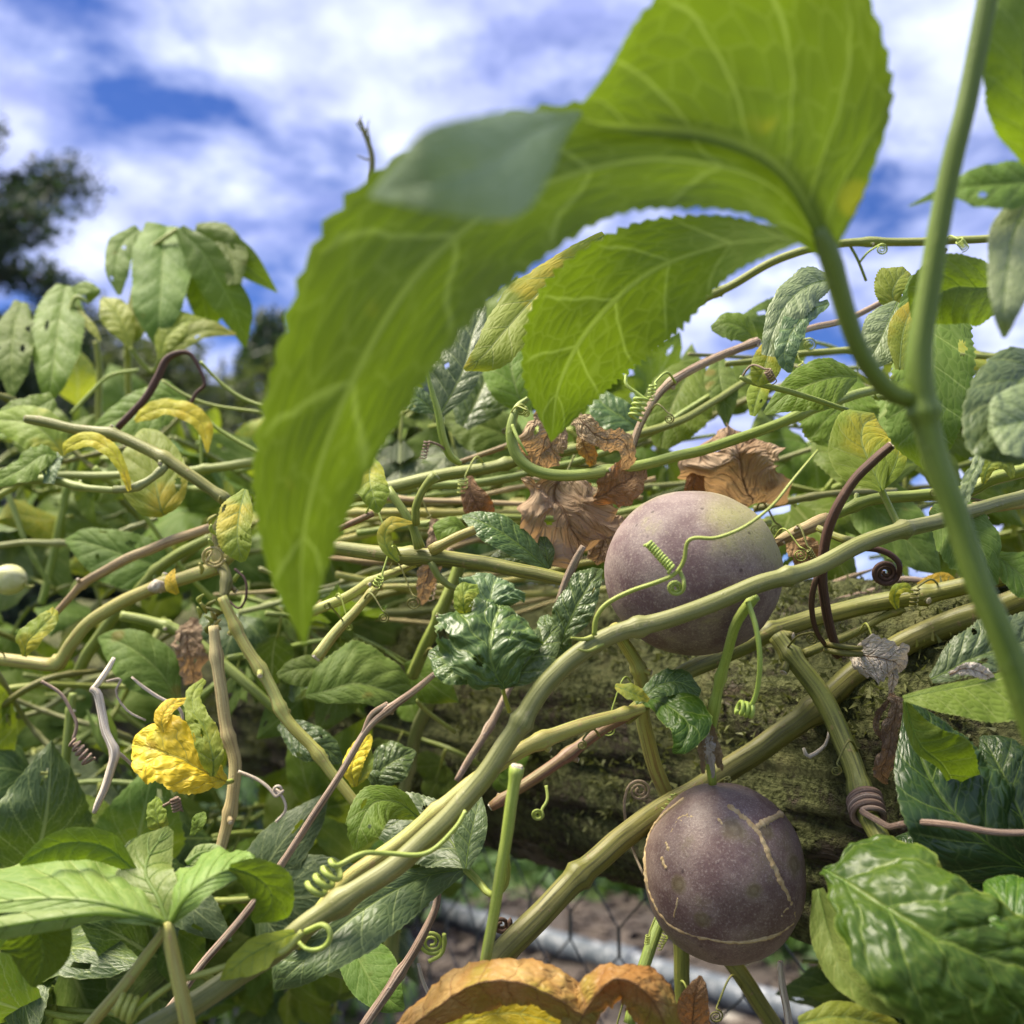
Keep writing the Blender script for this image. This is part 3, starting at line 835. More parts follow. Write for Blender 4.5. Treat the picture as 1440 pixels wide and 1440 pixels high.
# moss tufts on the rail
mossm = foliage_material('moss_tuft', (0.05, 0.062, 0.012), (0.19, 0.20, 0.06), (0.14, 0.16, 0.03))
mv, mf = [], []
rs = np.random.RandomState(8)
for k in range(34000):
    t = rs.uniform(-0.6, 1.25); a = rs.uniform(0, 2 * PI)
    c = log_at(t)
    ref = np.array([0, 0, 1.0]); s1 = np.cross(LD, ref); s1 /= np.linalg.norm(s1); s2 = np.cross(s1, LD)
    nrm = s1 * math.cos(a) + s2 * math.sin(a)
    if nrm[1] > 0.5: continue
    p = c + nrm * LR
    dens = mnoise.fractal(Vector(p) * 26, 0.9, 2.1, 4) + 0.30 * nrm[2]
    if dens < -0.05: continue
    o = nrm
    kk = 0.085 * 0 + 1.0
    # rail surface is lumpy: sit on the nearest ring radius
    r_ = LR * (1 + 0.03 * mnoise.noise(Vector(p) * 9))
    p = c + nrm * r_ * 0.985
    for b in range(2):
        d = nrm + rs.normal(size=3) * 0.7; d /= np.linalg.norm(d)
        sd_ = np.cross(d, rs.normal(size=3)); sd_ /= np.linalg.norm(sd_) + 1e-6
        l = rs.uniform(0.0014, 0.0048); w_ = l * 0.4
        pp_ = p + rs.normal(size=3) * 0.0012
        i = len(mv)
        mv += [pp_ - sd_ * w_ * .5, pp_ + sd_ * w_ * .5, pp_ + d * l]
        mf.append((i, i + 1, i + 2))
ms_ = mesh('moss', mv, mf, mossm, rail, smooth=False)
tag(ms_, kind='stuff')
# weathered grey splinters on top of the rail (real loose slivers of bark)
for k, (x0, y0, x1, y1, d) in enumerate([(1105, 872, 1290, 815, 0.40), (1120, 852, 1230, 800, 0.42), (1230, 818, 1330, 822, 0.385)]):
    o, _, _ = tube_px('bark_sliver', [(x0, y0, d, 3), ((2 * x0 + x1) / 3, (2 * y0 + y1) / 3 - 4, d, 13), ((x0 + 2 * x1) / 3, (y0 + 2 * y1) / 3 - 4, d - .002, 11), (x1, y1, d - 0.004, 3)], 's_twig', fence, 7, 0.2, 0.15, 0.003)

# ------------------------------------------------------------------ wire netting below the rail
M['wire'] = plain_material('netting_wire', (0.04, 0.045, 0.042), (0.08, 0.085, 0.08), 60, 0.6, 0.2, 0.001)
net = thing('wire_netting', log_at(-0.9) * np.array([1, 1, 0]), 'hexagonal wire netting hanging from the log rail', 'netting')
hx = np.array([LD[0], LD[1], 0]); hx /= np.linalg.norm(hx)
back = np.array([-hx[1], hx[0], 0]);
if back[1] < 0: back = -back
mb = MB()
cw, chh = 0.042, 0.036
T0 = log_at(-1.2) + back * (LR * 0.9) - np.array([0, 0, LR * 0.2])
zslope = LD[2] / math.hypot(LD[0], LD[1])


def npt(u, v):
    return T0 + hx * u + np.array([0, 0, zslope * u - v]) + back * (0.006 * math.sin(u * 17 + v * 9))


for r in range(24):
    for c in range(25):
        u0 = c * cw * 1.0 + (cw / 2 if r % 2 else 0); v0 = r * chh
        if T0[2] + zslope * u0 - v0 - chh < 0.05: continue
        a_, b_, c_ = npt(u0, v0), npt(u0, v0 + chh * 0.42), npt(u0 - cw / 2, v0 + chh)
        d_ = npt(u0 + cw / 2, v0 + chh)
        for s, e, rr_ in ((a_, b_, 0.0011), (b_, c_, 0.0006), (b_, d_, 0.0006)):
            mb.add(*tube_geo(np.array([s, (s + e) / 2, e]), np.full(3, rr_), 5, 0, 0, 0, False))
mb.build('hexagon_mesh', M['wire'], net)


# ------------------------------------------------------------------ passion fruit
def rind_material(name, c1, c2, olive, odir, rings, speck=0.5, oamt=1.0, rgh=0.4):
    t = NT(name)
    ob = t.n('ShaderNodeTexCoord').outputs['Object']
    n1_ = t.noise(ob, 85, 5, 0.6); n2_ = t.noise(ob, 1300, 3, 0.7); n3_ = t.noise(ob, 30, 3, 0.5)
    c = t.mix(t.step(n1_, 0.36, 0.64), c1, c2)
    vz = t.n('ShaderNodeTexVoronoi', {'Vector': ob, 'Scale': 2000.0, 'Randomness': 1.0}).outputs['Distance']
    dot = t.n('ShaderNodeVectorMath', {0: ob, 1: tuple(odir)}, operation='DOT_PRODUCT').outputs['Value']
    om = t.step(t.math('ADD', t.math('MULTIPLY', dot, 22.0), t.math('MULTIPLY', t.math('SUBTRACT', n3_, 0.5), 1.5)), 0.18, 0.75)
    c = t.mix(t.math('MULTIPLY', om, oamt), c, olive)
    patch = t.step(t.noise(ob, 55, 5, 0.65), 0.53, 0.70)
    c = t.mix(t.math('MULTIPLY', patch, 0.62), c, olive)
    c = t.mix(t.math('MULTIPLY', t.step(vz, 0.30, 0.12), t.math('MULTIPLY', t.step(n1_, 0.3, 0.6), speck)), c, (0.42, 0.37, 0.34))
    c = t.mix(t.math('MULTIPLY', t.step(n2_, 0.52, 0.68), 0.5), c, (0.40, 0.33, 0.27))
    c = t.mix(t.math('MULTIPLY', t.step(n2_, 0.44, 0.30), 0.45), c, (0.05, 0.026, 0.03))
    blot = t.n('ShaderNodeTexVoronoi', {'Vector': ob, 'Scale': 130.0, 'Randomness': 1.0}).outputs['Distance']
    c = t.mix(t.math('MULTIPLY', t.step(blot, 0.11, 0.05), 0.6), c, (0.03, 0.014, 0.012))
    for (q, r_) in rings:
        ds = t.n('ShaderNodeVectorMath', {0: ob, 1: tuple(q)}, operation='DISTANCE').outputs['Value']
        ds = t.math('ADD', ds, t.math('MULTIPLY', t.math('SUBTRACT', n1_, 0.5), r_ * 1.3))
        inn = t.step(ds, r_ * 1.1, r_ * 0.5)
        c = t.mix(t.math('MULTIPLY', inn, 0.45), c, (0.17, 0.15, 0.04))
        ring = t.math('MULTIPLY', t.step(ds, r_ * 0.7, r_ * 0.55), t.step(ds, r_ * 0.3, r_ * 0.45))
        c = t.mix(t.math('MULTIPLY', ring, 0.4), c, (0.09, 0.055, 0.03))
    bp = t.n('ShaderNodeBump', {'Height': t.math('ADD', t.math('MULTIPLY', n1_, 0.5), t.math('MULTIPLY', n2_, 0.35)), 'Strength': 0.35, 'Distance': 0.0012}).outputs[0]
    pr = t.n('ShaderNodeBsdfPrincipled', {'Base Color': c, 'Roughness': t.math('MULTIPLY_ADD', n2_, 0.25, rgh), 'Normal': bp, 'Specular IOR Level': 0.4})
    t.t.links.new(pr.outputs[0], t.out.inputs[0])
    return t.m


def fruit_hit(c, rad, x, y):
    """where the ray through x, y meets the fruit: point and normal"""
    d = P(x, y, 1.0) - CAM
    o_ = (CAM - c) / rad; d_ = d / rad
    A_, B_, C_ = np.dot(d_, d_), 2 * np.dot(o_, d_), np.dot(o_, o_) - 1
    D_ = max(0.0, B_ * B_ - 4 * A_ * C_)
    t = (-B_ - math.sqrt(D_)) / (2 * A_)
    p = CAM + d * t
    n = (p - c) / rad ** 2; n /= np.linalg.norm(n)
    return p, n


def rind(name, c, rad, mat, th, seed):
    V, F = [], []
    NA, NB = 36, 64
    for i in range(NA + 1):
        for j in range(NB):
            ph_, a = PI * i / NA, 2 * PI * j / NB
            d = np.array([math.sin(ph_) * math.cos(a), math.sin(ph_) * math.sin(a), math.cos(ph_)])
            k = 1 + 0.02 * mnoise.noise(Vector(d) * 2.2 + Vector((seed, 0, 0))) + 0.004 * mnoise.noise(Vector(d) * 9)
            if ph_ < 0.35: k -= 0.03 * (1 - ph_ / 0.35) ** 2
            V.append(c + d * rad * k)
    for i in range(NA):
        for j in range(NB):
            F.append((i * NB + j, (i + 1) * NB + j, (i + 1) * NB + (j + 1) % NB, i * NB + (j + 1) % NB))
    return mesh(name, V, F, mat, th)


# upper fruit
FC1, FR1 = P(974, 805, 0.324), np.array([0.0277, 0.0272, 0.0262])
f1 = thing('passion_fruit', FC1, 'round dusty purple passion fruit with olive tinge, lying behind the main vine', 'fruit', None)
M['rind1'] = rind_material('rind_dusty', (0.14, 0.085, 0.085), (0.235, 0.175, 0.155), (0.33, 0.31, 0.12), (0.5, -0.1, 0.86), [], 0.5, 0.9, 0.55)
rind('rind', FC1, FR1, M['rind1'], f1, 1.0)
g_ = tube_geo(spline([FC1 + (0.012, 0.02, 0.012), FC1 + (0.02, 0.032, 0.018), FC1 + (0.034, 0.036, 0.02)], 10), np.full(10, 0.0017), 9, 0.05, 0.03)
mesh('stalk', g_[0], g_[1], M['s_green'], f1, uv=g_[2])
# lower fruit
FC2, FR2 = P(1018, 1226, 0.316), np.array([0.0247, 0.0247, 0.0268])
f2 = thing('passion_fruit', FC2, 'purple-brown passion fruit with tan scar lines and green ring spots, hanging below the log', 'fruit', None)
RSP = ((1033, 1165, .0046), (1078, 1168, .0034), (1117, 1216, .0046), (1060, 1252, .003), (988, 1292, .003), (955, 1245, .0032))
rings = [(fruit_hit(FC2, FR2, x, y)[0] - FC2, r) for x, y, r in RSP]
M['rind2'] = rind_material('rind_spotted', (0.135, 0.08, 0.068), (0.23, 0.162, 0.13), (0.17, 0.14, 0.06), (-0.2, 0.2, -0.9), rings, 0.6, 0.6, 0.3)
rind('rind', FC2, FR2, M['rind2'], f2, 4.0)
M['scar'] = plain_material('scar_cork', (0.42, 0.29, 0.13), (0.55, 0.42, 0.22), 700, 0.9, 0.6, 0.0006)
for path, w_ in (([(1024, 1132), (1046, 1150), (1062, 1165), (1078, 1195), (1094, 1230), (1108, 1262), (1119, 1291)], 0.00085),
                 ([(1062, 1165), (1080, 1153), (1102, 1143)], 0.0009),
                 ([(962, 1122), (930, 1148), (912, 1178), (907, 1220), (918, 1267), (945, 1302), (1000, 1321), (1047, 1325), (1087, 1317), (1118, 1296)], 0.0007),
                 ([(1118, 1292), (1107, 1277), (1097, 1290)], 0.0005),
                 ([(968, 1146), (955, 1152), (944, 1172)], 0.0006), ([(955, 1152), (964, 1160)], 0.0005),
                 ([(930, 1205), (937, 1222)], 0.0005), ([(936, 1185), (942, 1196)], 0.0005), ([(1010, 1150), (1016, 1160)], 0.0004), ([(948, 1290), (953, 1262)], 0.0003), ([(960, 1150), (978, 1148)], 0.0005)):
    pts = spline([(*p, 0) for p in path], 10 * len(path))
    q = []; w0 = []
    for i, p in enumerate(pts):
        jx = 1.6 * mnoise.noise(Vector((p[0] * 0.11, p[1] * 0.11, 3)))
        h_, n_ = fruit_hit(FC2, FR2, p[0] + jx, p[1] - jx)
        q.append(h_ - n_ * w_ * 0.40); w0.append(w_ * 1.12 * (0.7 + 0.8 * abs(mnoise.noise(Vector((p[0] * 0.2, p[1] * 0.2, 7))))))
    w0 = np.array(w0); w0[-1] *= 0.3
    V, F, U = tube_geo(np.array(q), w0, 8, 0.15, 0.1, 3)
    mesh('rind_scar', V, F, M['scar'], f2, uv=U)

# ================================================================== main vine stems
V1 = stem('thick grey-green main vine running in front of both fruits', [
    (150, 1490, .250, 43.2), (230, 1436, .255, 43.2), (330, 1375, .262, 41.4), (425, 1308, .266, 41.4), (560, 1213, .272, 39.6), (650, 1128, .276, 38.7), (715, 1040, .280, 37.8),
    (775, 953, .283, 36.0), (850, 898, .286, 34.2), (950, 866, .286, 32.4), (1060, 825, .288, 32.4), (1145, 797, .291, 31.5), (1230, 757, .297, 30.6),
    (1300, 737, .304, 28.8), (1380, 715, .315, 27.0), (1470, 690, .33, 25.2), (1600, 655, .36, 24), (1760, 640, .40, 22)], 's_grey', nodes=[0.2, 0.37, 0.5, 0.62, 0.74, 0.88], sides=18, stubs=False)
# fruit stalk and calyx of the lower fruit
tube_px('stalk', [(1062, 838, .293, 20), (1036, 876, .298, 19), (1021, 925, .304, 18), (1010, 965, .308, 18), (1001, 1010, .311, 20), (998, 1060, .314, 17), (1002, 1102, .316, 16)], 's_fresh', f2, 12, nodes=[0.45, 0.62])
for k, (dx, l, w_, a) in enumerate(((-9, 70, 6, 0), (3, 76, 7, 1), (10, 62, 5, 2), (-3, 56, 6, 3), (14, 66, 5, 4))):
    lobe([(995 + dx * .35, 1018, .3095 - .0006 * k, 3, 3), (994 + dx * .7, 1036, .3085, w_, w_), (996 + dx, 1058, .308, w_, w_ * .8), (999 + dx * 1.2, 1018 + l, .310, 2, 2)], ('dry', 'paper')[k % 2], f2, 'dry_calyx', veins=False, NU=24, NV=5, crumple=0.10, ragged=0.12, serr=0)
# tendrils of the main vine
tendril([[(1052, 846, .287), (1064, 885, .285), (1069, 930, .285), (1064, 975, .288), (1052, 1000, .290)], helix_px((1058, 1000, .290), (1036, 994, .290), 3.2, 10)], 8, .287, parent=V1, w2=5)
tendril([[(836, 893, .283), (838, 870, .282), (852, 850, .281), (885, 832, .279), (920, 820, .277), (948, 808, .276), (962, 788, .275), (966, 762, .274), (980, 756, .273), (1005, 757, .272), (1045, 742, .271), (1085, 712, .271), (1115, 675, .273), (1150, 633, .278)]], 7.5, .278, parent=V1, w2=3)
tendril([[(940, 806, .2765)], helix_px((945, 800, .2765), (911, 763, .279), 11, 6.5, 160)], 5, .277, parent=V1, w2=4.5)
tendril([[(955, 802, .2765), (962, 815, .276)], spiral_px((950, 826, .275), 2.2, 13, 4, -0.5)], 6, .276, parent=V1, w2=4)
tendril([[(835, 895, .284), (820, 899, .283), (803, 897, .281)]], 8, .283, parent=V1, w2=3)
tendril([[(848, 905, .284), (828, 915, .282), (812, 913, .281)]], 7, .283, parent=V1, w2=2)
tendril([[(430, 1310, .262), (455, 1300, .258), (466, 1315, .257), (455, 1333, .257), (432, 1336, .258), (420, 1325, .260)]], 9, .26, parent=V1, w2=6)
# little yellow bract-leaf and coils on the lower end
lobe([(415, 1312, .258, 6, 6), (385, 1325, .254, 20, 16), (350, 1345, .252, 27, 20), (325, 1365, .253, 14, 10), (310, 1378, .255, 2, 2)], 'young', V1, 'bract', NU=36, NV=8, crumple=0.05, serr=0)
tendril([[(425, 1310, .257), (395, 1340, .255), (340, 1352, .254), (290, 1368, .252), (250, 1380, .25), (215, 1403, .248), (192, 1423, .247)], helix_px((190, 1421, .247), (164, 1410, .247), 3.0, 16, 60, 13)], 10, .25, parent=V1, w2=8)
tendril([helix_px((442, 1252, .262), (476, 1218, .262), 3.2, 14, 60), [(480, 1215, .262), (510, 1200, .264), (545, 1200, .267), (600, 1200, .268), (640, 1165, .270), (655, 1140, .272)]], 9, .263, parent=V1, w2=7)

V2 = stem('yellow streaked stem running close behind the grey-green main vine', [(415, 1330, .285, 26), (480, 1245, .288, 30), (560, 1188, .290, 31), (640, 1120, .292, 30), (715, 1066, .296, 28), (790, 1030, .300, 28), (850, 1012, .304, 24), (905, 996, .308, 18)], 's_yellow', nodes=[.38, .66, .93], stubs=True)
stem('thin reddish-brown stem running under the yellow streaked stem', [(690, 1135, .305, 16), (745, 1098, .306, 22), (800, 1060, .309, 22), (850, 1025, .312, 20), (905, 996, .318, 14)], 's_red', nodes=[.06, .5], cut=(True, False))
V4 = stem('thick olive vine leaning on the log and passing behind the scarred fruit', [(655, 1405, .300, 45.0), (715, 1332, .306, 45.0), (770, 1275, .312, 43.2), (840, 1208, .320, 42.3), (920, 1148, .331, 41.4), (1010, 1092, .342, 41.4), (1090, 1040, .347, 41.4), (1180, 968, .349, 42.3), (1265, 908, .345, 43.2), (1350, 872, .336, 45.0), (1480, 830, .32, 46.8), (1640, 790, .305, 46), (1800, 770, .295, 44)], 's_olive', nodes=[.22, .55, .78], sides=18, stubs=False)
V5 = stem('shiny green stem curving down over the log to the tendril rings', [(1092, 895, .345, 30), (1122, 935, .338, 34), (1160, 985, .331, 37), (1193, 1058, .322, 37), (1214, 1130, .310, 37), (1236, 1180, .296, 36), (1262, 1222, .285, 32)], 's_olive', nodes=[.12, .62], sides=16)
# rings of dry tendril round it
tendril([helix_px((1215, 1122, .311), (1222, 1152, .304), 3.4, 21.5, 90), [(1250, 1163, .290), (1290, 1156, .278), (1340, 1160, .270), (1400, 1170, .267), (1470, 1170, .265)]], 10, .30, 's_twig', label='dry brown tendril wound in rings round the shiny green stem', w2=8)
V6 = stem('olive green vine resting along the top of the mossy log', [(880, 1010, .318, 26), (960, 948, .338, 32), (1040, 910, .350, 33), (1105, 882, .355, 34), (1180, 860, .356, 34), (1250, 845, .352, 34), (1340, 828, .344, 33), (1480, 795, .33, 32), (1640, 770, .315, 32), (1800, 760, .305, 31)], 's_olive', nodes=[.3, .62], sides=16)
stem('short thin stem lying on moss between two olive vines', [(1130, 920, .350, 18), (1165, 905, .352, 17), (1200, 890, .353, 16), (1240, 868, .352, 14), (1272, 855, .35, 15)], 's_olive', nodes=[.9])
lobe([(1262, 856, .347, 3, 3), (1257, 842, .345, 7, 8), (1262, 830, .343, 9, 8), (1275, 826, .343, 6, 7), (1284, 834, .344, 2, 2)], 'lime', V6, 'young_leaf', NU=30, NV=6, serr=0)
stem('yellow-green stem dropping from below the dusty fruit onto the log', [(862, 880, .325, 20), (885, 915, .329, 24), (900, 950, .332, 26), (905, 1015, .338, 27), (925, 1090, .347, 28), (950, 1150, .355, 26)], 's_yellow', nodes=[.35], cut=(False, False))
stem('green stem coming out below the scarred fruit', [(930, 1290, .35, 22), (915, 1330, .345, 22), (900, 1378, .34, 22), (885, 1440, .335, 22)], 's_green', stubs=False, nodes=[])
stem('dark green stem passing close behind the scarred fruit', [(1105, 1165, .36, 24), (1135, 1215, .365, 24), (1165, 1270, .37, 22), (1200, 1350, .38, 20)], 's_green', stubs=False, nodes=[])
stem('grey-green stem slanting down from below the scarred fruit', [(1020, 1340, .37, 30), (1055, 1390, .37, 30), (1100, 1460, .37, 30)], 's_olive', stubs=False, nodes=[])
stem('thick upright olive stem standing behind the scarred fruit', [(950, 1280, .375, 30), (958, 1350, .375, 30), (960, 1460, .375, 30)], 's_olive', stubs=False, nodes=[])
stem('pale green straight stem with a cut top in front of the log', [(727, 1078, .272, 21), (716, 1150, .272, 21), (702, 1240, .272, 20), (688, 1320, .272, 19), (676, 1395, .272, 19)], 's_fresh', nodes=[.02], cut=(True, False), stubs=False)

# front stem with its big leaf (out of focus)
VF = stem('smooth blurred green stem close before the tangle, carrying the huge leaf', [(1455, -420, .178, 30), (1425, -230, .182, 35), (1398, -60, .185, 38), (1376, 60, .187, 37), (1345, 200, .189, 38), (1318, 340, .191, 40), (1298, 460, .192, 44), (1291, 540, .193, 52), (1308, 620, .193, 48), (1342, 720, .193, 47), (1390, 850, .192, 48), (1440, 985, .191, 50), (1490, 1120, .19, 50), (1560, 1320, .19, 50), (1600, 1520, .20, 48)], 's_front', nodes=[.535], sides=18, stubs=False, lump=0.02)
tube_px('petiole', [(1288, 560, .193, 40), (1250, 550, .192, 36), (1215, 505, .190, 34), (1188, 435, .188, 36), (1165, 358, .186, 40), (1150, 320, .185, 26)], 's_front', VF, 14, 0.03, 0.02)
lobe([(1165, 358, .187, 10, 8), (1085, 262, .184, 50, 50), (960, 226, .181, 68, 80), (840, 236, .179, 72, 95), (700, 292, .177, 96, 130), (585, 390, .176, 100, 148), (495, 540, .179, 84, 116), (440, 690, .184, 60, 88), (424, 800, .188, 36, 48), (428, 910, .191, 0, 0)],
     'under', VF, 'leaf_lobe', veins=False, NU=110, NV=16, serr=0.11, teeth=40, ripple=0.02, rf=3, bull=0.03, camber=-0.12, N=6)
lobe([(1166, 362, .186, 6, 8), (1137, 296, .1835, 8, 98, 0, .0), (1105, 248, .182, 8, 208, 0, -.002), (1058, 214, .181, 8, 300, 0, -.006), (980, 190, .180, 8, 285, 0, -.008), (890, 181, .178, 8, 172, 0, -.005), (836, 173, .176, 6, 72, 0, -.002), (806, 162, .175, 3, 4)],
     'under', VF, 'leaf_lobe', veins=False, NU=110, NV=20, serr=0.05, teeth=34, ripple=0.012, bull=0.012, camber=-0.10, N=7)
lobe([(1125, 335, .19, 6, 6), (1015, 345, .212, 45, 44), (910, 385, .230, 92, 74), (830, 460, .247, 86, 88), (787, 540, .258, 58, 56), (775, 622, .262, 0, 0)],
     'under', VF, 'leaf_lobe', veins=False, NU=110, NV=16, serr=0.12, teeth=34, ripple=0.03, rf=2.5, bull=0.0248, camber=-0.1, N=6, K=1.8)
lobe([(818, 158, .174, 3, 3), (785, 172, .156, 26, 16), (745, 190, .138, 60, 42), (688, 230, .126, 84, 72), (615, 255, .122, 48, 74), (560, 268, .125, 20, 36), (520, 276, .132, 2, 2)],
     'pale', VF, 'leaf_lobe', veins=False, NU=60, NV=10, serr=0.03, teeth=16, ripple=0.02, bull=0, camber=0.1, tilt=0)

# ------------------------------------------------------------------ stems above the log
stem('green vine hooking round below the tip of the bright leaf', [(742, 560, .352, 8), (727, 575, .35, 14), (719, 607, .348, 20), (727, 640, .347, 22), (753, 662, .346, 22), (800, 668, .346, 22), (873, 660, .348, 21), (960, 640, .352, 21), (1053, 612, .358, 20), (1140, 577, .365, 19), (1215, 552, .375, 18), (1300, 530, .39, 16)], 's_green', nodes=[.52, .8])
tendril([[(720, 598, .347), (730, 620, .344), (742, 640, .344)]], 6, .345, label='short thin tendril hanging inside the hook of green vine', w2=3)
tendril([[(738, 572, .348)], spiral_px((733, 575, .348), 1.8, 10, 4)], 4, .348, label='tiny curled green tendril above the vine hook', w2=3)
V10 = stem('pale green vine running level behind the hooked vine', [(430, 712, .37, 22), (500, 697, .372, 22), (547, 685, .373, 24), (630, 667, .375, 24), (700, 655, .376, 22), (770, 640, .38, 20), (880, 615, .39, 18), (960, 590, .40, 14), (1055, 532, .42, 12)], 's_green', nodes=[.2, .52])
stem('second pale vine just under the level pale green vine', [(560, 690, .39, 16), (620, 682, .39, 17), (690, 678, .39, 17), (760, 662, .393, 16), (840, 640, .40, 14), (910, 612, .41, 13), (1000, 556, .42, 12)], 's_green', nodes=[.5])
stem('grey-brown old vine arching down to the dried leaves', [(1066, 480, .372, 14), (1010, 502, .368, 16), (960, 527, .364, 16), (925, 555, .361, 15), (903, 590, .359, 14), (888, 632, .358, 13), (880, 680, .36, 12)], 's_twig', nodes=[.02, .4], cut=(False, False))
tendril([[(882, 522, .357), (880, 540, .355), (895, 552, .354), (908, 562, .353)], helix_px((902, 560, .353), (892, 590, .353), 4.2, 10, 80)], 5, .355, label='green tendril coiled round the grey-brown old vine', w2=4)
V11 = stem('olive yellow vine with side shoots, ending beside the split grey twig', [(455, 768, .345, 26), (500, 775, .343, 27), (587, 782, .340, 29), (650, 788, .338, 27), (720, 800, .336, 26), (800, 817, .334, 24)], 's_olive', nodes=[.38, .48], cut=(False, True))
tube_px('side_shoot', [(590, 770, .337, 17), (580, 740, .335, 16), (563, 712, .336, 15), (545, 688, .338, 14)], 's_green', V11, 10, nodes=[.05, .95])
tube_px('side_shoot', [(585, 738, .332, 14), (585, 712, .330, 14), (597, 685, .329, 13), (613, 668, .328, 16)], 's_green', V11, 10, nodes=[.95])
tube_px('side_shoot', [(605, 775, .336, 16), (640, 757, .335, 17), (668, 745, .335, 16)], 's_yellow', V11, 10, nodes=[.1])
tube_px('side_shoot', [(606, 790, .337, 14), (618, 812, .337, 13), (636, 826, .337, 11), (652, 828, .338, 8)], 's_green', V11, 10)
lobe([(560, 790, .334, 2, 3), (545, 772, .331, 8, 12), (541, 752, .329, 11, 10), (552, 736, .327, 10, 9), (580, 735, .328, 2, 2)], 'lime', V11, 'young_leaf', NU=34, NV=6, serr=0.04)
stem('yellow-green stem slanting under the olive yellow vine', [(415, 870, .36, 20), (480, 842, .358, 20), (530, 815, .356, 18), (585, 793, .352, 14)], 's_yellow', nodes=[.6])
stem('short stem stub with a pale cut end above the log', [(445, 925, .345, 22), (470, 892, .348, 20), (500, 858, .351, 17), (527, 828, .354, 14)], 's_yellow', nodes=[.96], cut=(True, False), stubs=False)
stem('green stem dropping from the tangle behind the crinkled leaf', [(648, 790, .40, 22), (625, 850, .40, 22), (598, 910, .41, 22), (580, 950, .42, 22)], 's_green', nodes=[.4])
stem('pale stem crossing behind the crinkled leaf down past the log', [(690, 850, .42, 26), (640, 910, .43, 26), (605, 980, .44, 25), (583, 1043, .45, 23), (568, 1120, .46, 22), (556, 1220, .46, 24), (553, 1303, .46, 28), (545, 1400, .46, 26)], 's_grey', nodes=[.5])
stem('fork of green stem rising between the dark leaves', [(647, 652, .372, 10), (632, 640, .368, 14), (622, 612, .365, 15), (617, 582, .363, 13), (606, 545, .362, 9), (597, 508, .362, 4)], 's_fresh', nodes=[], stubs=False)
stem('thin rusty stem behind the hooked vine', [(640, 652, .40, 8), (690, 635, .40, 10), (735, 618, .40, 10)], 's_red', nodes=[], stubs=False)
stem('thin dark red twig behind the big leaf tip', [(440, 760, .36, 10), (480, 742, .36, 11), (525, 722, .36, 11)], 's_red', nodes=[], stubs=False)

# ------------------------------------------------------------------ right side stems
V8 = stem('pale ribbed green stem running from the brown dead tendril over a tan one', [(1150, 735, .335, 13), (1180, 722, .335, 18), (1230, 702, .336, 20), (1290, 697, .338, 20), (1360, 690, .34, 24), (1400, 672, .34, 26), (1480, 650, .34, 26)], 's_green', nodes=[.25], ridge=0.12)
stem('pale ribbed tan stem just below the ribbed green one', [(1310, 722, .35, 22), (1380, 714, .35, 22), (1470, 704, .35, 20)], 's_tan', nodes=[], stubs=False, ridge=0.12)
lobe_pet = tube_px('petiole', [(1265, 742, .312, 13), (1255, 722, .315, 13), (1240, 690, .320, 12), (1232, 668, .321, 9)], 's_fresh', V1, 10)
stem('stubby knobbly stem with cut ends between dusty fruit and dead tendril', [(1090, 765, .335, 14), (1112, 752, .332, 17), (1140, 740, .330, 20), (1165, 728, .33, 18)], 's_tan', nodes=[.2, .45, .7, .9], cut=(True, True))
tube_px('side_shoot', [(1150, 742, .322, 12), (1170, 752, .318, 14), (1195, 760, .310, 16), (1215, 762, .303, 14)], 's_olive', V1, 10)
stem('thin grey vine passing over the sky gap towards the knobbly stem', [(1060, 716, .40, 12), (1110, 705, .40, 12), (1180, 693, .40, 11), (1260, 690, .41, 10)], 's_grey', nodes=[.5], stubs=False)
stem('slender green vine crossing the open sky behind the huge leaf', [(900, 500, .41, 12), (960, 440, .40, 15), (1027, 402, .39, 15), (1103, 362, .38, 15), (1185, 342, .375, 15), (1307, 340, .37, 15), (1397, 335, .365, 14), (1480, 325, .36, 13)], 's_green', nodes=[.25, .62, .9])
stem('thin straight stem dropping from the slender sky vine', [(1195, 345, .376, 5), (1206, 365, .376, 5), (1218, 395, .378, 5)], 's_green', nodes=[], stubs=False)
stem('thin stem slanting down across the pointed lobed leaf', [(1040, 530, .33, 7), (1060, 538, .33, 11), (1120, 553, .332, 11), (1192, 577, .335, 9)], 's_green', nodes=[], stubs=False)
stem('level green stem running behind the pointed lobed leaf', [(1020, 512, .40, 11), (1080, 505, .40, 12), (1113, 500, .40, 13), (1200, 493, .40, 12), (1360, 500, .40, 11), (1440, 504, .40, 11)], 's_green', nodes=[.6])
stem('level green stem between the big toothed leaf and the bluish leaf', [(1200, 560, .40, 11), (1300, 556, .40, 12), (1440, 552, .40, 12)], 's_green', nodes=[], stubs=False)
stem('pinkish brown twig under the curled grey-green leaf', [(1085, 478, .37, 8), (1140, 462, .37, 12), (1200, 445, .37, 12), (1290, 395, .37, 10), (1330, 350, .37, 8)], 's_twig', nodes=[], stubs=False)

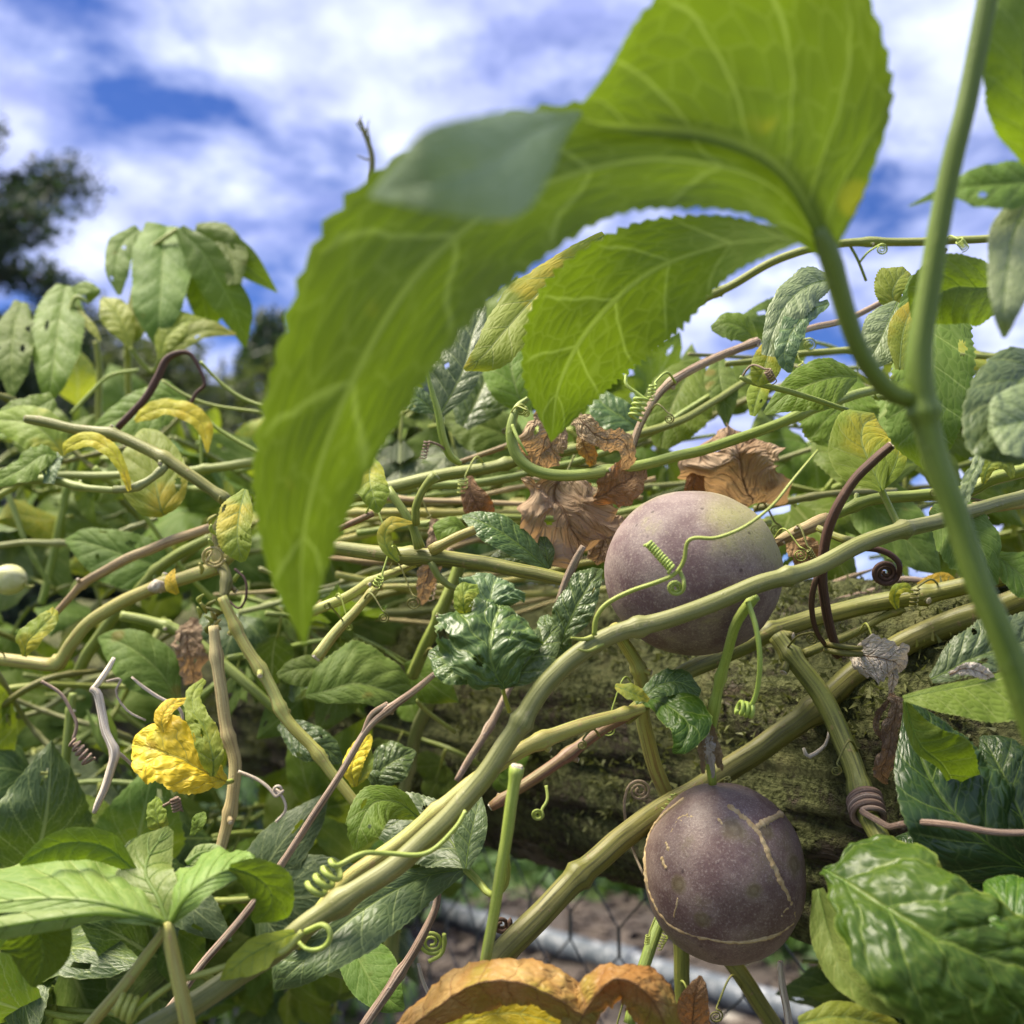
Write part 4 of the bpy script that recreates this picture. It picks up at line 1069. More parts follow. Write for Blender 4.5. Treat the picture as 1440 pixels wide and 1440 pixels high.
# dead brown tendril standing up
VB = stem('dark brown dead tendril standing up thickly from the olive vine', [(1182, 920, .335, 14), (1172, 900, .330, 18), (1161, 850, .322, 19), (1157, 790, .316, 19), (1170, 728, .310, 19), (1197, 680, .306, 18), (1228, 648, .303, 18), (1254, 626, .301, 17)], 's_brown', cat='tendril', name='dead_tendril', nodes=[], stubs=False, cut=(False, True), ridge=0.1)
tendril([[(1160, 802, .318), (1175, 782, .314), (1205, 771, .311), (1240, 774, .310), (1262, 788, .310), (1266, 802, .311)], spiral_px((1245, 805, .313), 2.6, 19, 4, 0.0, 0.3, 80)], 10, .312, 's_brown', VB, w2=6)
tendril([[(1157, 800, .318), (1147, 815, .318), (1141, 848, .322), (1147, 885, .327), (1163, 910, .332), (1178, 925, .336)]], 9, .32, 's_brown', VB, w2=6)
tendril([helix_px((1185, 918, .331), (1187, 906, .331), 1.4, 24, 50)], 9, .331, 's_olive', VB, w2=7)

# ------------------------------------------------------------------ left side stems
V13 = stem('kinked yellowish vine with a cut knot and a flat elbow, crossing the leaves', [(-20, 925, .40, 24), (40, 931, .40, 24), (78, 932, .398, 25), (102, 902, .396, 24), (140, 864, .394, 24), (217, 826, .390, 24), (267, 810, .387, 25), (300, 799, .385, 26), (328, 778, .383, 22)], 's_yellow', nodes=[.26, .66, .9], sides=14)
g_ = tube_geo(spline([P(217, 826, .388), P(221, 823, .382), P(224, 826, .379)], 5), np.full(5, .0024), 10, .1, 0)
k_ = mesh('pruned_knot', g_[0], g_[1], M['pith'], V13, uv=g_[2])
V14 = stem('straight pale olive stem with a cut tip slanting over the yellow oval leaf', [(36, 589, .40, 14), (55, 592, .40, 18), (100, 602, .398, 18), (157, 611, .395, 20), (200, 628, .392, 21), (240, 651, .389, 21), (280, 677, .387, 20), (322, 706, .385, 18)], 's_olive', nodes=[.42, .68, .97], cut=(True, False))
tube_px('side_shoot', [(233, 655, .388, 14), (213, 673, .386, 14), (187, 687, .385, 14), (160, 688, .385, 11)], 's_grey', V14, 10, nodes=[.1, .55, .95])
stem('green vine curving away from the side shoot beside the oval leaf', [(165, 690, .40, 12), (120, 686, .405, 13), (80, 676, .41, 16), (40, 674, .415, 17), (-15, 685, .42, 17)], 's_green', nodes=[.3])
stem('level green vine passing behind the yellow oval leaf', [(80, 668, .45, 13), (170, 668, .45, 15), (270, 662, .45, 16), (350, 651, .45, 17), (450, 640, .45, 16)], 's_green', nodes=[.55])
stem('tan and green stem slanting up to the knotted junction', [(70, 872, .42, 11), (100, 838, .415, 13), (123, 817, .412, 16), (177, 787, .405, 18), (233, 764, .398, 18), (296, 742, .39, 17)], 's_tan', nodes=[.35])
stem('dark green stem slanting behind the kinked vine', [(296, 757, .43, 18), (233, 792, .44, 19), (167, 862, .46, 20), (127, 913, .47, 21), (108, 950, .48, 20)], 's_green', nodes=[.3])
stem('smooth green stem sagging below the kinked vine', [(170, 866, .43, 17), (215, 875, .43, 18), (253, 888, .428, 19), (293, 916, .424, 19), (340, 957, .42, 18), (390, 1000, .42, 16)], 's_green', nodes=[.3])
V18 = stem('yellow-tan knobbly stem slanting down from the junction to the dark leaves', [(312, 840, .372, 18), (330, 880, .370, 20), (352, 920, .368, 21), (382, 968, .365, 21), (402, 1012, .362, 21), (440, 1052, .360, 20), (470, 1092, .358, 19), (502, 1132, .356, 18)], 's_yellow', nodes=[.15, .35, .52, .75])
V19 = stem('peeling tan upright stem beside the yellow crinkled leaf', [(300, 880, .366, 18), (306, 930, .364, 21), (312, 980, .362, 22), (320, 1030, .360, 22), (330, 1075, .358, 23), (326, 1130, .356, 22), (314, 1180, .354, 20), (305, 1210, .353, 18)], 's_tan', nodes=[.12, .45, .75])
for k, (x, y) in enumerate(((290, 862), (318, 850), (281, 868), (310, 885), (297, 892), (326, 770), (296, 738), (316, 712), (330, 818), (283, 806), (300, 868), (292, 880), (306, 874), (296, 858), (284, 850), (312, 862), (316, 745), (304, 752), (308, 768), (322, 730), (298, 772))):
    tube_px('bud_cluster', [(x, y, .376, 5), (x + random.uniform(-8, 8), y - 7, .373, 9), (x + random.uniform(-12, 12), y - 14, .371, 4)], ('s_yellow', 's_olive', 'tendril')[k % 3], V19 if y > 800 else V13, 6)
stem('slender stem joining the junction and the straight pale olive stem', [(322, 706, .386, 12), (312, 728, .385, 14), (306, 752, .384, 18), (308, 785, .383, 22), (318, 812, .378, 20), (313, 845, .372, 18)], 's_olive', nodes=[.3, .6, .85])
tendril([spiral_px((300, 782, .375), 1.7, 17, 9, 0.3, 0.9), [(290, 790, .374)]], 4, .375, 's_tan', label='loosely curled tan tendril on the stem junction', w2=3)
tendril([[(330, 800, .372), (345, 815, .370), (346, 840, .369), (336, 856, .370), (322, 845, .372)]], 4, .371, 's_brown', label='thin dark looped tendril under the stem junction', w2=3)
stem('dead dark vine arching up behind the yellow banana-shaped leaf', [(165, 602, .44, 12), (200, 565, .44, 13), (222, 530, .44, 14), (234, 505, .44, 13), (252, 496, .44, 10), (268, 498, .44, 8), (280, 518, .44, 7), (288, 540, .44, 7), (276, 553, .44, 7), (268, 568, .44, 8)], 's_brown', cat='tendril', name='dead_tendril', nodes=[], stubs=False)
for k, (lb, q) in enumerate((('thin green stalk falling from the top of the dead arching vine', [(282, 508, .45, 5), (310, 538, .45, 6), (345, 562, .45, 7), (400, 580, .45, 7)]),
                  ('thin green stalk crossing behind the dead arching vine', [(228, 535, .46, 5), (260, 555, .46, 6), (300, 570, .46, 6), (370, 580, .46, 6)]),
                  ('green stalk slanting down past the yellow banana-shaped leaf', [(275, 572, .45, 7), (300, 598, .45, 7), (330, 618, .45, 8), (370, 640, .45, 8)]),
                  ('upright thin green stalk under the yellow banana-shaped leaf', [(282, 612, .46, 6), (283, 640, .46, 6), (284, 660, .46, 6)]),
                  ('thin arching green stalk below the young yellow leaves', [(100, 582, .50, 7), (125, 555, .50, 7), (155, 528, .50, 7), (195, 520, .50, 6)]),
                  ('blurred upright green stem behind the hanging serrated leaf', [(135, 480, .60, 10), (140, 520, .60, 12), (139, 570, .60, 12), (138, 640, .60, 12)]))):
    stem(lb, q, 's_fresh', nodes=[], stubs=False, sides=8)
stem('dark green stalk rising from deep leaves beside the pale flower bud', [(58, 850, .55, 14), (75, 780, .55, 15), (92, 700, .55, 15), (110, 640, .55, 12)], 's_green', nodes=[], stubs=False)
stem('green upright stem behind the bleached twig', [(88, 1160, .42, 16), (92, 1090, .42, 16), (97, 1020, .42, 16), (103, 975, .42, 14)], 's_green', nodes=[.8])

# bleached twigs and dry stems
VW = stem('bleached white dead twig hanging beside the yellow crinkled leaf', [(128, 968, .345, 12), (137, 975, .345, 16), (142, 1000, .344, 15), (149, 1030, .342, 15), (161, 1057, .340, 15), (156, 1080, .339, 15), (147, 1108, .338, 14), (138, 1128, .337, 12), (132, 1143, .337, 7)], 's_white', cat='twig', name='dead_twig', nodes=[.5], stubs=False, ridge=0.13, lump=0.28, sides=10)
tube_px('side_twig', [(128, 972, .345, 10), (140, 958, .346, 13), (152, 940, .348, 12), (160, 925, .35, 8)], 's_white', VW, 8, 0.13, 0.25)
tube_px('side_twig', [(161, 1057, .340, 9), (172, 1063, .342, 7), (190, 1080, .345, 5)], 's_white', VW, 7)
stem('thin silvery dead twig curving above the yellow crinkled leaf', [(185, 952, .35, 4), (200, 965, .35, 6), (225, 982, .35, 6), (250, 994, .35, 6), (257, 1012, .35, 5), (249, 1032, .35, 5), (255, 1050, .352, 4)], 's_white', cat='twig', name='dead_twig', nodes=[], stubs=False, ridge=0.13, lump=0.28, sides=10)
stem('thin silvery twig with a hooked end between bleached twig and yellow leaf', [(150, 958, .36, 4), (170, 955, .36, 5), (163, 975, .36, 4), (180, 1000, .36, 4), (205, 1013, .36, 4)], 's_white', cat='twig', name='dead_twig', nodes=[], stubs=False, ridge=0.13, lump=0.28, sides=10)
tendril([[(58, 958, .35), (85, 975, .35), (100, 1000, .349), (108, 1020, .348), (102, 1042, .347)], helix_px((102, 1042, .347), (126, 1072, .347), 5.0, 7, 90, 9)], 5, .348, 's_twig', label='dry pinkish corkscrew tendril beside the bleached twig', w2=4)
tendril([[(225, 1135, .35), (240, 1128, .35), (244, 1122, .35)], helix_px((246, 1122, .35), (250, 1142, .35), 5, 7, 80)], 4, .35, 's_twig', label='small dry coil hanging under the yellow crinkled leaf', w2=3)
tendril([[(335, 1085, .35), (360, 1095, .35), (378, 1108, .349), (388, 1122, .348)], spiral_px((391, 1110, .348), 1.6, 8, 4), [(400, 1125, .348), (402, 1140, .348), (388, 1156, .348)]], 5, .349, 's_white', label='pale dry curled tendril between tan stems', w2=4)
stem('long pinkish dry twig slanting down behind the main vine', [(612, 947, .315, 10), (580, 973, .316, 13), (547, 997, .317, 14), (515, 1027, .318, 12), (480, 1087, .318, 12), (447, 1137, .318, 13), (397, 1213, .318, 13), (345, 1285, .316, 14), (287, 1353, .312, 14), (247, 1407, .308, 15), (205, 1455, .305, 15)], 's_twig', cat='twig', name='dead_twig', nodes=[.2, .62], stubs=True)
tube_px('side_twig', [(510, 1035, .318, 10), (522, 1005, .318, 10), (545, 990, .317, 11)], 's_twig', thing('dead_twig', P(510, 1035, .318), 'short dry twig forking beside the long pinkish twig', 'twig'), 7)
stem('grey dry twig leaning against the log behind the vines', [(722, 955, .385, 12), (700, 1000, .378, 13), (680, 1037, .37, 13), (662, 1065, .366, 12), (642, 1098, .362, 10)], 's_twig', cat='twig', name='dead_twig', nodes=[.4], stubs=False, ridge=0.13, lump=0.28, sides=10)
stem('dry brown twig curving down to the soil below the blue-green leaf', [(617, 1250, .33, 12), (612, 1280, .33, 13), (597, 1312, .33, 14), (578, 1345, .33, 15), (555, 1380, .33, 16), (508, 1450, .33, 16)], 's_twig', cat='twig', name='dead_twig', nodes=[.75], stubs=False, ridge=0.13, lump=0.28, sides=10)
stem('thin pale twig sprouting from the dry brown twig', [(588, 1355, .33, 6), (595, 1380, .33, 7), (608, 1408, .33, 7)], 's_white', cat='twig', name='dead_twig', nodes=[], stubs=False, ridge=0.13, lump=0.28, sides=10)
stem('split grey twig end sticking up beside the dusty fruit', [(786, 850, .318, 15), (797, 815, .315, 14), (808, 790, .313, 13), (820, 768, .312, 10)], 's_twig', cat='twig', name='dead_twig', nodes=[], stubs=False, ridge=0.2, lump=0.15)
stem('pale split dead stick below the scarred fruit', [(1097, 1352, .33, 10), (1100, 1385, .33, 13), (1106, 1415, .33, 13), (1112, 1460, .33, 14)], 's_white', cat='twig', name='dead_twig', nodes=[], stubs=False, ridge=0.2, lump=0.15)
stem('short pinkish hooked twig lying on the dark log face', [(1166, 1028, .338, 5), (1162, 1045, .338, 6), (1150, 1057, .338, 7), (1136, 1064, .337, 9), (1130, 1052, .337, 6)], 's_white', cat='twig', name='dead_twig', nodes=[], stubs=False, ridge=0.13, lump=0.28, sides=10)
stem('thin dry stalk hanging from the flat brown tendril curl', [(880, 1160, .34, 5), (892, 1200, .34, 5), (905, 1230, .335, 5)], 's_twig', cat='twig', name='dead_twig', nodes=[], stubs=False, ridge=0.13, lump=0.28, sides=10)
tendril([[(880, 1158, .345), (878, 1130, .343), (882, 1108, .341)], spiral_px((899, 1112, .341), 2.2, 17, 5, PI, 0.2)], 4, .342, 's_twig', label='dry brown tendril curled flat against the log', w2=3)
tendril([[(768, 1105, .345), (770, 1125, .342), (760, 1140, .340)], spiral_px((756, 1145, .339), 2.0, 9, 4)], 5, .341, label='small green spiral tendril hanging below the reddish-brown stem', w2=4)
tendril([[(603, 1352, .36), (622, 1340, .36), (625, 1310, .36)], spiral_px((607, 1325, .36), 2.4, 20, 5, -0.6, 0.2)], 6, .36, label='green spiral tendril below the blue-green leaf', w2=4)
tendril([[(706, 1330, .33), (718, 1315, .33), (716, 1290, .33)], spiral_px((705, 1300, .33), 1.8, 13, 4, 0, 0.4)], 8, .33, 's_brown', label='brown curled tendril beside the thick olive vine', w2=5)
stem('dry spiny twig end poking up into the sky above the big leaf', [(560, 420, .56, 11), (535, 330, .56, 11), (524, 258, .56, 11), (522, 217, .56, 10), (514, 190, .56, 8), (505, 168, .56, 5)], 's_olive', cat='twig', name='dead_twig', nodes=[.82, .95])
for k, (x0, y0, x1, y1) in enumerate(((521, 205, 518, 180), (514, 190, 519, 168), (511, 186, 500, 172), (519, 225, 502, 218), (506, 172, 508, 162))):
    tube_px('twig_spine', [(x0, y0, .56, 4), ((x0 + x1) / 2, (y0 + y1) / 2 + 1, .559, 3), (x1, y1, .558, 1.5)], 's_olive', bpy.data.objects.get('dead_twig.001') if False else [o for o in COL.objects if o.get('label', '').startswith('dry spiny')][0], 6)

# ================================================================== leaves, centre
leaf('small crinkled glossy dark leaf standing in front of the log', [
    ([(708, 968, .292, 6, 6), (698, 945, .287, 42, 40), (690, 915, .284, 72, 66), (690, 885, .284, 74, 72), (700, 858, .288, 40, 46), (708, 846, .291, 4, 4)], 'dark', dict(bull=0.0682, ripple=0.07, rf=3.2, serr=0.06, NU=90, NV=20, crumple=0.05, cfreq=80, N=5)),
    ([(708, 966, .292, 3, 3), (680, 945, .289, 22, 18), (648, 930, .287, 36, 28), (622, 925, .288, 30, 26), (603, 918, .290, 4, 4)], 'dark', dict(bull=0.0744, ripple=0.05, serr=0.06, NU=60, NV=12, crumple=0.03, N=5)),
    ([(708, 966, .292, 3, 3), (733, 942, .288, 20, 24), (755, 915, .286, 24, 30), (772, 895, .287, 20, 20), (786, 880, .289, 3, 3)], 'dark', dict(bull=0.0744, ripple=0.05, serr=0.06, NU=60, NV=12, crumple=0.03, N=5))],
    [(722, 960, .292, 7), (712, 966, .291, 8), (708, 972, .292, 8), (716, 1000, .30, 9)])
leaf('bright-edged crinkled leaf peeking above the small glossy leaf', [
    ([(690, 862, .30, 4, 4), (690, 845, .298, 42, 42), (692, 826, .298, 46, 52), (698, 812, .30, 20, 26)], 'blue', dict(bull=0.0744, ripple=0.10, NU=50, NV=12, crumple=0.05, N=4)),
    ([(655, 868, .296, 4, 4), (652, 850, .292, 14, 14), (655, 832, .291, 16, 14), (672, 826, .293, 6, 8)], 'lime', dict(bull=0.062, ripple=0.1, NU=34, NV=8, crumple=0.05))])
leaf('dark wrinkled leaf tucked against the side of the dusty fruit', [
    ([(790, 905, .31, 5, 5), (800, 875, .306, 26, 22), (815, 845, .303, 30, 26), (832, 818, .302, 24, 16), (848, 800, .304, 4, 2)], 'dark', dict(bull=0.062, ripple=0.08, NU=60, NV=12, crumple=0.05)),
    ([(800, 925, .312, 5, 5), (785, 905, .308, 20, 20), (772, 885, .306, 22, 18), (765, 865, .307, 6, 6)], 'dark', dict(bull=0.062, ripple=0.1, NU=40, NV=10, crumple=0.06))])
leaf('dark curled leaf cupped between the two fruits', [
    ([(900, 985, .318, 6, 6), (925, 985, .310, 22, 16), (950, 1000, .304, 34, 26), (968, 1020, .302, 34, 26), (960, 1050, .303, 14, 16), (945, 1058, .306, 2, 2)], 'gloss', dict(bull=0.062, ripple=0.08, NU=60, NV=12, crumple=0.04)),
    ([(895, 990, .315, 4, 4), (925, 965, .312, 16, 16), (955, 960, .311, 20, 18), (985, 975, .312, 6, 6)], 'dark', dict(bull=0.062, ripple=0.08, NU=40, NV=10, crumple=0.05)),
    ([(865, 965, .308, 3, 3), (880, 970, .305, 10, 10), (897, 978, .304, 12, 9), (912, 985, .305, 3, 3)], 'lime', dict(ripple=0.1, NU=30, NV=6, crumple=0.06))])
leaf('broad soft green leaf lying on the log below the huge leaf tip', [
    ([(585, 985, .402, 6, 6), (545, 972, .394, 42, 24), (500, 962, .390, 60, 26), (460, 972, .390, 40, 18), (430, 978, .394, 4, 4)][::-1], 'mid', dict(bull=0.0434, NU=70, NV=14)),
    ([(480, 950, .41, 4, 4), (450, 940, .405, 22, 18), (415, 942, .402, 24, 16), (390, 950, .404, 4, 4)], 'mid', dict(bull=0.0372))],
    [(585, 985, .402, 8), (600, 1000, .41, 8), (640, 1030, .42, 8)])
leaf('rolled dark green leaf hanging below the soft green leaf', [([(395, 1018, .385, 5, 5), (415, 1032, .382, 22, 22), (440, 1045, .380, 26, 28), (465, 1058, .382, 18, 18), (482, 1070, .385, 3, 3)], 'dark', dict(crumple=0.05, bull=0.0558))])
leaf('little yellow crumpled leaf on the tan slanting stem', [([(498, 1106, .34, 4, 4), (494, 1085, .337, 12, 13), (500, 1062, .336, 14, 15), (513, 1045, .336, 10, 10), (522, 1034, .338, 3, 3)], 'yellow', dict(crumple=0.08, bull=0.0744, NU=40, NV=9)),
    ([(500, 1105, .34, 3, 3), (512, 1085, .337, 8, 9), (515, 1060, .337, 8, 10), (508, 1040, .339, 2, 2)], 'lime', dict(crumple=0.08, NU=30, NV=6))])
leaf('dark puckered leaf beside the little yellow crumpled leaf', [([(520, 1100, .37, 5, 5), (540, 1082, .367, 26, 26), (562, 1066, .366, 28, 26), (585, 1056, .368, 4, 4)], 'dark', dict(bull=0.0744, crumple=0.05)),
    ([(530, 1112, .37, 4, 4), (535, 1095, .366, 16, 20), (545, 1080, .366, 18, 18), (555, 1062, .368, 3, 3)], 'dark', dict(bull=0.0744, crumple=0.05))])
# large blue-green leaf
LBL = leaf('large folded blue-green leaf hanging behind the main vine', [
    ([(655, 1222, .305, 6, 6), (600, 1232, .298, 34, 14), (545, 1258, .293, 50, 26), (490, 1295, .290, 52, 30), (440, 1340, .290, 38, 26), (405, 1372, .292, 22, 30), (386, 1392, .294, 2, 2)], 'blue', dict(bull=0.0372, serr=0.04, NU=90, NV=16, camber=0.15)),
    ([(655, 1218, .306, 6, 6), (632, 1180, .310, 55, 30), (600, 1158, .312, 60, 36), (560, 1150, .314, 48, 36), (505, 1145, .318, 6, 6)], 'blue', dict(bull=0.0372, NU=70, NV=14)),
    ([(655, 1222, .305, 5, 5), (660, 1185, .303, 22, 20), (668, 1150, .302, 24, 18), (675, 1120, .305, 3, 3)], 'blue', dict(NU=50, NV=10)),
    ([(590, 1150, .31, 4, 4), (560, 1128, .304, 26, 18), (525, 1130, .300, 34, 26), (505, 1165, .299, 30, 20), (500, 1195, .302, 4, 4)], 'green', dict(NU=50, NV=10, ripple=0.06))],
    [(655, 1222, .305, 14), (672, 1238, .300, 13), (690, 1258, .294, 12), (708, 1250, .288, 11), (715, 1225, .282, 10), (712, 1195, .276, 9)])
leaf('plain green leaf hanging below the blue-green leaf', [([(490, 1320, .345, 10, 10), (505, 1350, .340, 42, 30), (525, 1385, .338, 44, 30), (550, 1408, .338, 24, 20), (568, 1420, .340, 3, 3)], 'mid', dict(NU=60, NV=12))])
leaf('curled yellow-green leaf peeping out behind the huge leaf', [([(525, 640, .315, 3, 3), (520, 660, .310, 20, 18), (520, 682, .308, 24, 24), (527, 702, .308, 20, 16), (532, 722, .311, 3, 3)], 'lime', dict(bull=0.0744, crumple=0.05, NU=50, NV=12))])
leaf('pale leaf half hidden behind the huge leaf at the stem junction', [([(345, 688, .30, 4, 4), (338, 715, .297, 18, 26), (334, 745, .296, 19, 30), (336, 770, .297, 18, 24), (342, 790, .30, 4, 4)], 'lime', dict(bull=0.0496, NU=50, NV=10))])
leaf('yellow-edged leaf with brown holes behind the bright leaf', [([(850, 330, .315, 6, 6), (800, 370, .312, 30, 20), (755, 415, .310, 42, 34), (710, 465, .309, 40, 30), (680, 500, .310, 26, 18), (653, 520, .313, 3, 3)], 'lime', dict(ragged=0.05, NU=70, NV=13))])
leaf('dusty blue-green leaf rising behind the stem fork', [([(618, 585, .40, 5, 5), (640, 545, .395, 46, 22), (655, 510, .392, 46, 26), (665, 470, .392, 40, 20), (680, 430, .396, 4, 4)], 'blue', dict(bull=0.0434, NU=60)),
    ([(612, 580, .40, 3, 3), (592, 562, .397, 20, 14), (572, 552, .396, 16, 12), (560, 548, .398, 2, 2)], 'blue', {})])
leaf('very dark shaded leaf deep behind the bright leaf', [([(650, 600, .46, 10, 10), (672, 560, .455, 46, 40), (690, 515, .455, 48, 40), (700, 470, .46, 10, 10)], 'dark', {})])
leaf('mid green leaf with sunlit hole between dark leaf and bright leaf', [([(740, 580, .44, 8, 8), (725, 545, .435, 36, 40), (718, 505, .433, 40, 44), (725, 465, .435, 26, 40), (740, 430, .44, 6, 6)], 'green', {})])
leaf('dark leaf below the very dark shaded leaf', [([(745, 640, .47, 6, 6), (705, 610, .465, 36, 30), (660, 595, .463, 34, 30), (625, 590, .465, 6, 6)], 'mid', {})])
leaf('small dark green folded leaf on the olive yellow vine', [
    ([(770, 800, .352, 4, 4), (735, 770, .346, 18, 20), (700, 745, .343, 24, 22), (672, 732, .343, 18, 14), (650, 726, .346, 2, 2)], 'dark', dict(NU=60, NV=11)),
    ([(768, 800, .352, 3, 3), (735, 785, .348, 14, 16), (705, 785, .347, 18, 12), (682, 793, .348, 3, 3)], 'blue', {}),
    ([(772, 800, .35, 3, 3), (768, 775, .346, 14, 12), (762, 750, .346, 3, 3)], 'dark', {}),
    ([(655, 745, .345, 3, 3), (640, 740, .342, 14, 14), (622, 748, .342, 10, 16), (618, 765, .344, 2, 2)], 'green', {})])
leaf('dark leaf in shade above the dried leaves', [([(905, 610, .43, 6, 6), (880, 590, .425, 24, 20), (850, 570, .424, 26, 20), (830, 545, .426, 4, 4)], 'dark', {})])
leaf('bright leaf tucked behind the grey-brown arching vine', [([(985, 505, .44, 6, 6), (960, 540, .432, 50, 34), (940, 585, .43, 52, 40), (930, 630, .434, 10, 10)], 'green', {})])

# dried leaves
leaf('crumpled brown dried leaf hanging over the hooked vine', [
    ([(800, 660, .358, 20, 20), (790, 690, .352, 60, 62), (795, 725, .350, 66, 60), (808, 760, .351, 50, 44), (815, 795, .354, 14, 14)], 'dry', dict(crumple=0.2, ragged=0.1, serr=0, NU=80, NV=20)),
    ([(835, 700, .35, 8, 8), (860, 690, .346, 28, 26), (885, 672, .346, 26, 24), (905, 655, .35, 6, 6)], 'rust', dict(crumple=0.13, ragged=0.1, serr=0, NU=50, NV=12))], cat='dried leaf', name='dried_leaf')
leaf('tan dried leaf hanging beneath the bright leaf tip', [([(790, 580, .362, 8, 8), (770, 605, .358, 34, 30), (760, 635, .357, 32, 30), (762, 660, .36, 14, 14)], 'dry', dict(crumple=0.17, ragged=0.1, serr=0, NU=60, NV=14))], cat='dried leaf', name='dried_leaf')
leaf('twisted ochre dried leaf above the hooked vine', [
    ([(805, 580, .342, 8, 8), (825, 600, .338, 18, 16), (848, 618, .338, 14, 16), (868, 615, .34, 14, 20), (884, 635, .342, 12, 14), (880, 660, .345, 6, 6)], 'dry', dict(crumple=0.14, ragged=0.12, serr=0, NU=70, NV=12)),
    ([(815, 605, .347, 4, 4), (822, 630, .346, 16, 12), (835, 655, .347, 6, 6)], 'amber', dict(crumple=0.12, ragged=0.1, serr=0, NU=36, NV=8))], cat='dried leaf', name='dried_leaf')
leaf('large folded brown dried leaf behind the dusty fruit', [
    ([(1060, 712, .395, 40, 40), (1045, 680, .385, 66, 50), (1038, 645, .380, 74, 62), (1035, 618, .385, 50, 66), (1040, 605, .39, 20, 30)], 'dry', dict(crumple=0.15, ragged=0.08, serr=0, NU=80, NV=20)),
    ([(985, 650, .385, 4, 4), (975, 680, .380, 16, 12), (978, 705, .382, 14, 12), (985, 722, .385, 4, 4)], 'amber', dict(crumple=0.08, serr=0, NU=40, NV=8))], cat='dried leaf', name='dried_leaf')
leaf('small rust brown dried leaf standing under the pale vines', [([(660, 670, .372, 4, 4), (662, 690, .368, 14, 14), (670, 710, .367, 22, 20), (680, 728, .369, 18, 16), (690, 735, .371, 4, 4)], 'rust', dict(crumple=0.06, serr=0))], cat='dried leaf', name='dried_leaf')
leaf('shaded brown dried leaf between crumpled dried leaf and dusty fruit', [([(870, 725, .365, 8, 8), (855, 750, .36, 24, 24), (845, 775, .358, 26, 22), (835, 790, .36, 8, 8)], 'dry', dict(crumple=0.13, ragged=0.1, serr=0, NU=44, NV=12))], cat='dried leaf', name='dried_leaf')
leaf('brown dried leaf piece between the dusty fruit and the log', [([(1110, 752, .37, 6, 6), (1125, 772, .366, 24, 20), (1140, 790, .366, 24, 18), (1155, 800, .37, 4, 4)], 'rust', dict(crumple=0.1, ragged=0.08, serr=0))], cat='dried leaf', name='dried_leaf')
leaf('brown dried leaf caught under the stem junction', [([(275, 870, .42, 6, 6), (265, 895, .416, 20, 20), (268, 925, .415, 24, 20), (272, 960, .418, 10, 10)], 'dry', dict(crumple=0.12, ragged=0.1, serr=0))], cat='dried leaf', name='dried_leaf')
leaf('tan dried leaf strip behind the olive yellow vine', [([(612, 730, .38, 5, 5), (610, 770, .375, 14, 12), (600, 810, .374, 16, 14), (590, 850, .377, 5, 5)], 'dry', dict(crumple=0.1, serr=0))], cat='dried leaf', name='dried_leaf')
leaf('white papery dried scrap with holes on the thick olive vine', [
    ([(1196, 918, .335, 6, 6), (1215, 922, .329, 24, 28), (1238, 925, .326, 28, 32), (1258, 930, .327, 24, 24), (1270, 945, .33, 6, 6)], 'paper', dict(crumple=0.12, ragged=0.14, serr=0, NU=56, NV=14)),
    ([(1248, 930, .328, 6, 6), (1256, 950, .329, 8, 8), (1252, 978, .331, 3, 3)], 'paper', dict(crumple=0.1, serr=0, NU=24, NV=5))], cat='dried leaf', name='dried_leaf')
leaf('shrivelled pale brown leaf shred hanging in front of the log', [
    ([(1252, 975, .328, 4, 4), (1262, 990, .326, 14, 12), (1255, 1020, .326, 12, 12), (1250, 1055, .326, 13, 12), (1240, 1085, .327, 12, 12), (1246, 1102, .329, 3, 3)], 'dry', dict(crumple=0.12, ragged=0.14, serr=0, NU=60, NV=9)),
    ([(1250, 985, .327, 3, 3), (1235, 1005, .327, 5, 5), (1232, 1025, .327, 5, 4), (1242, 1042, .327, 2, 2)], 'dry', dict(crumple=0.08, serr=0, NU=24, NV=5))], cat='dried leaf', name='dried_leaf')
leaf('reddish brown leaf remnant on the log behind the shiny stem', [([(1200, 965, .352, 4, 4), (1195, 1000, .35, 12, 10), (1190, 1040, .35, 12, 10), (1178, 1075, .351, 4, 4)], 'rust', dict(crumple=0.12, ragged=0.1, serr=0))], cat='dried leaf', name='dried_leaf')
# amber curled leaf at the bottom
leaf('long curled amber and green dying leaf below the log', [
    ([(552, 1462, .268, 10, 10), (610, 1420, .260, 26, 26, .012, .006), (665, 1385, .254, 30, 40, .014, .010), (720, 1380, .250, 34, 34, .012, .012), (775, 1400, .249, 36, 24, .010, .008), (835, 1440, .252, 30, 20, .004, .004)], 'amber', dict(crumple=0.05, cfreq=70, bull=0.0, ragged=0.05, ripple=0.12, rf=4.5, NU=100, NV=18)),
    ([(808, 1450, .254, 24, 20), (832, 1408, .249, 34, 24, .008, .008), (862, 1378, .245, 22, 30, .010, .012), (900, 1388, .243, 30, 36, .012, .012), (928, 1425, .245, 30, 34, .010, .010), (948, 1480, .249, 12, 12)], 'amber', dict(crumple=0.045, cfreq=70, bull=0.0, ragged=0.05, ripple=0.08, rf=4, NU=90, NV=18)),
    ([(560, 1470, .272, 10, 10), (640, 1440, .270, 30, 24), (720, 1425, .268, 40, 30), (800, 1445, .268, 40, 20)], 'citron', dict(crumple=0.05, cfreq=70))], cat='dying leaf', name='dying_leaf')
leaf('rust coloured leaf tip beside the curled amber leaf', [([(975, 1455, .28, 24, 24), (975, 1420, .278, 24, 24), (978, 1395, .277, 16, 18), (985, 1372, .279, 2, 2)], 'rust', dict(crumple=0.06, serr=0))], cat='dried leaf', name='dried_leaf')
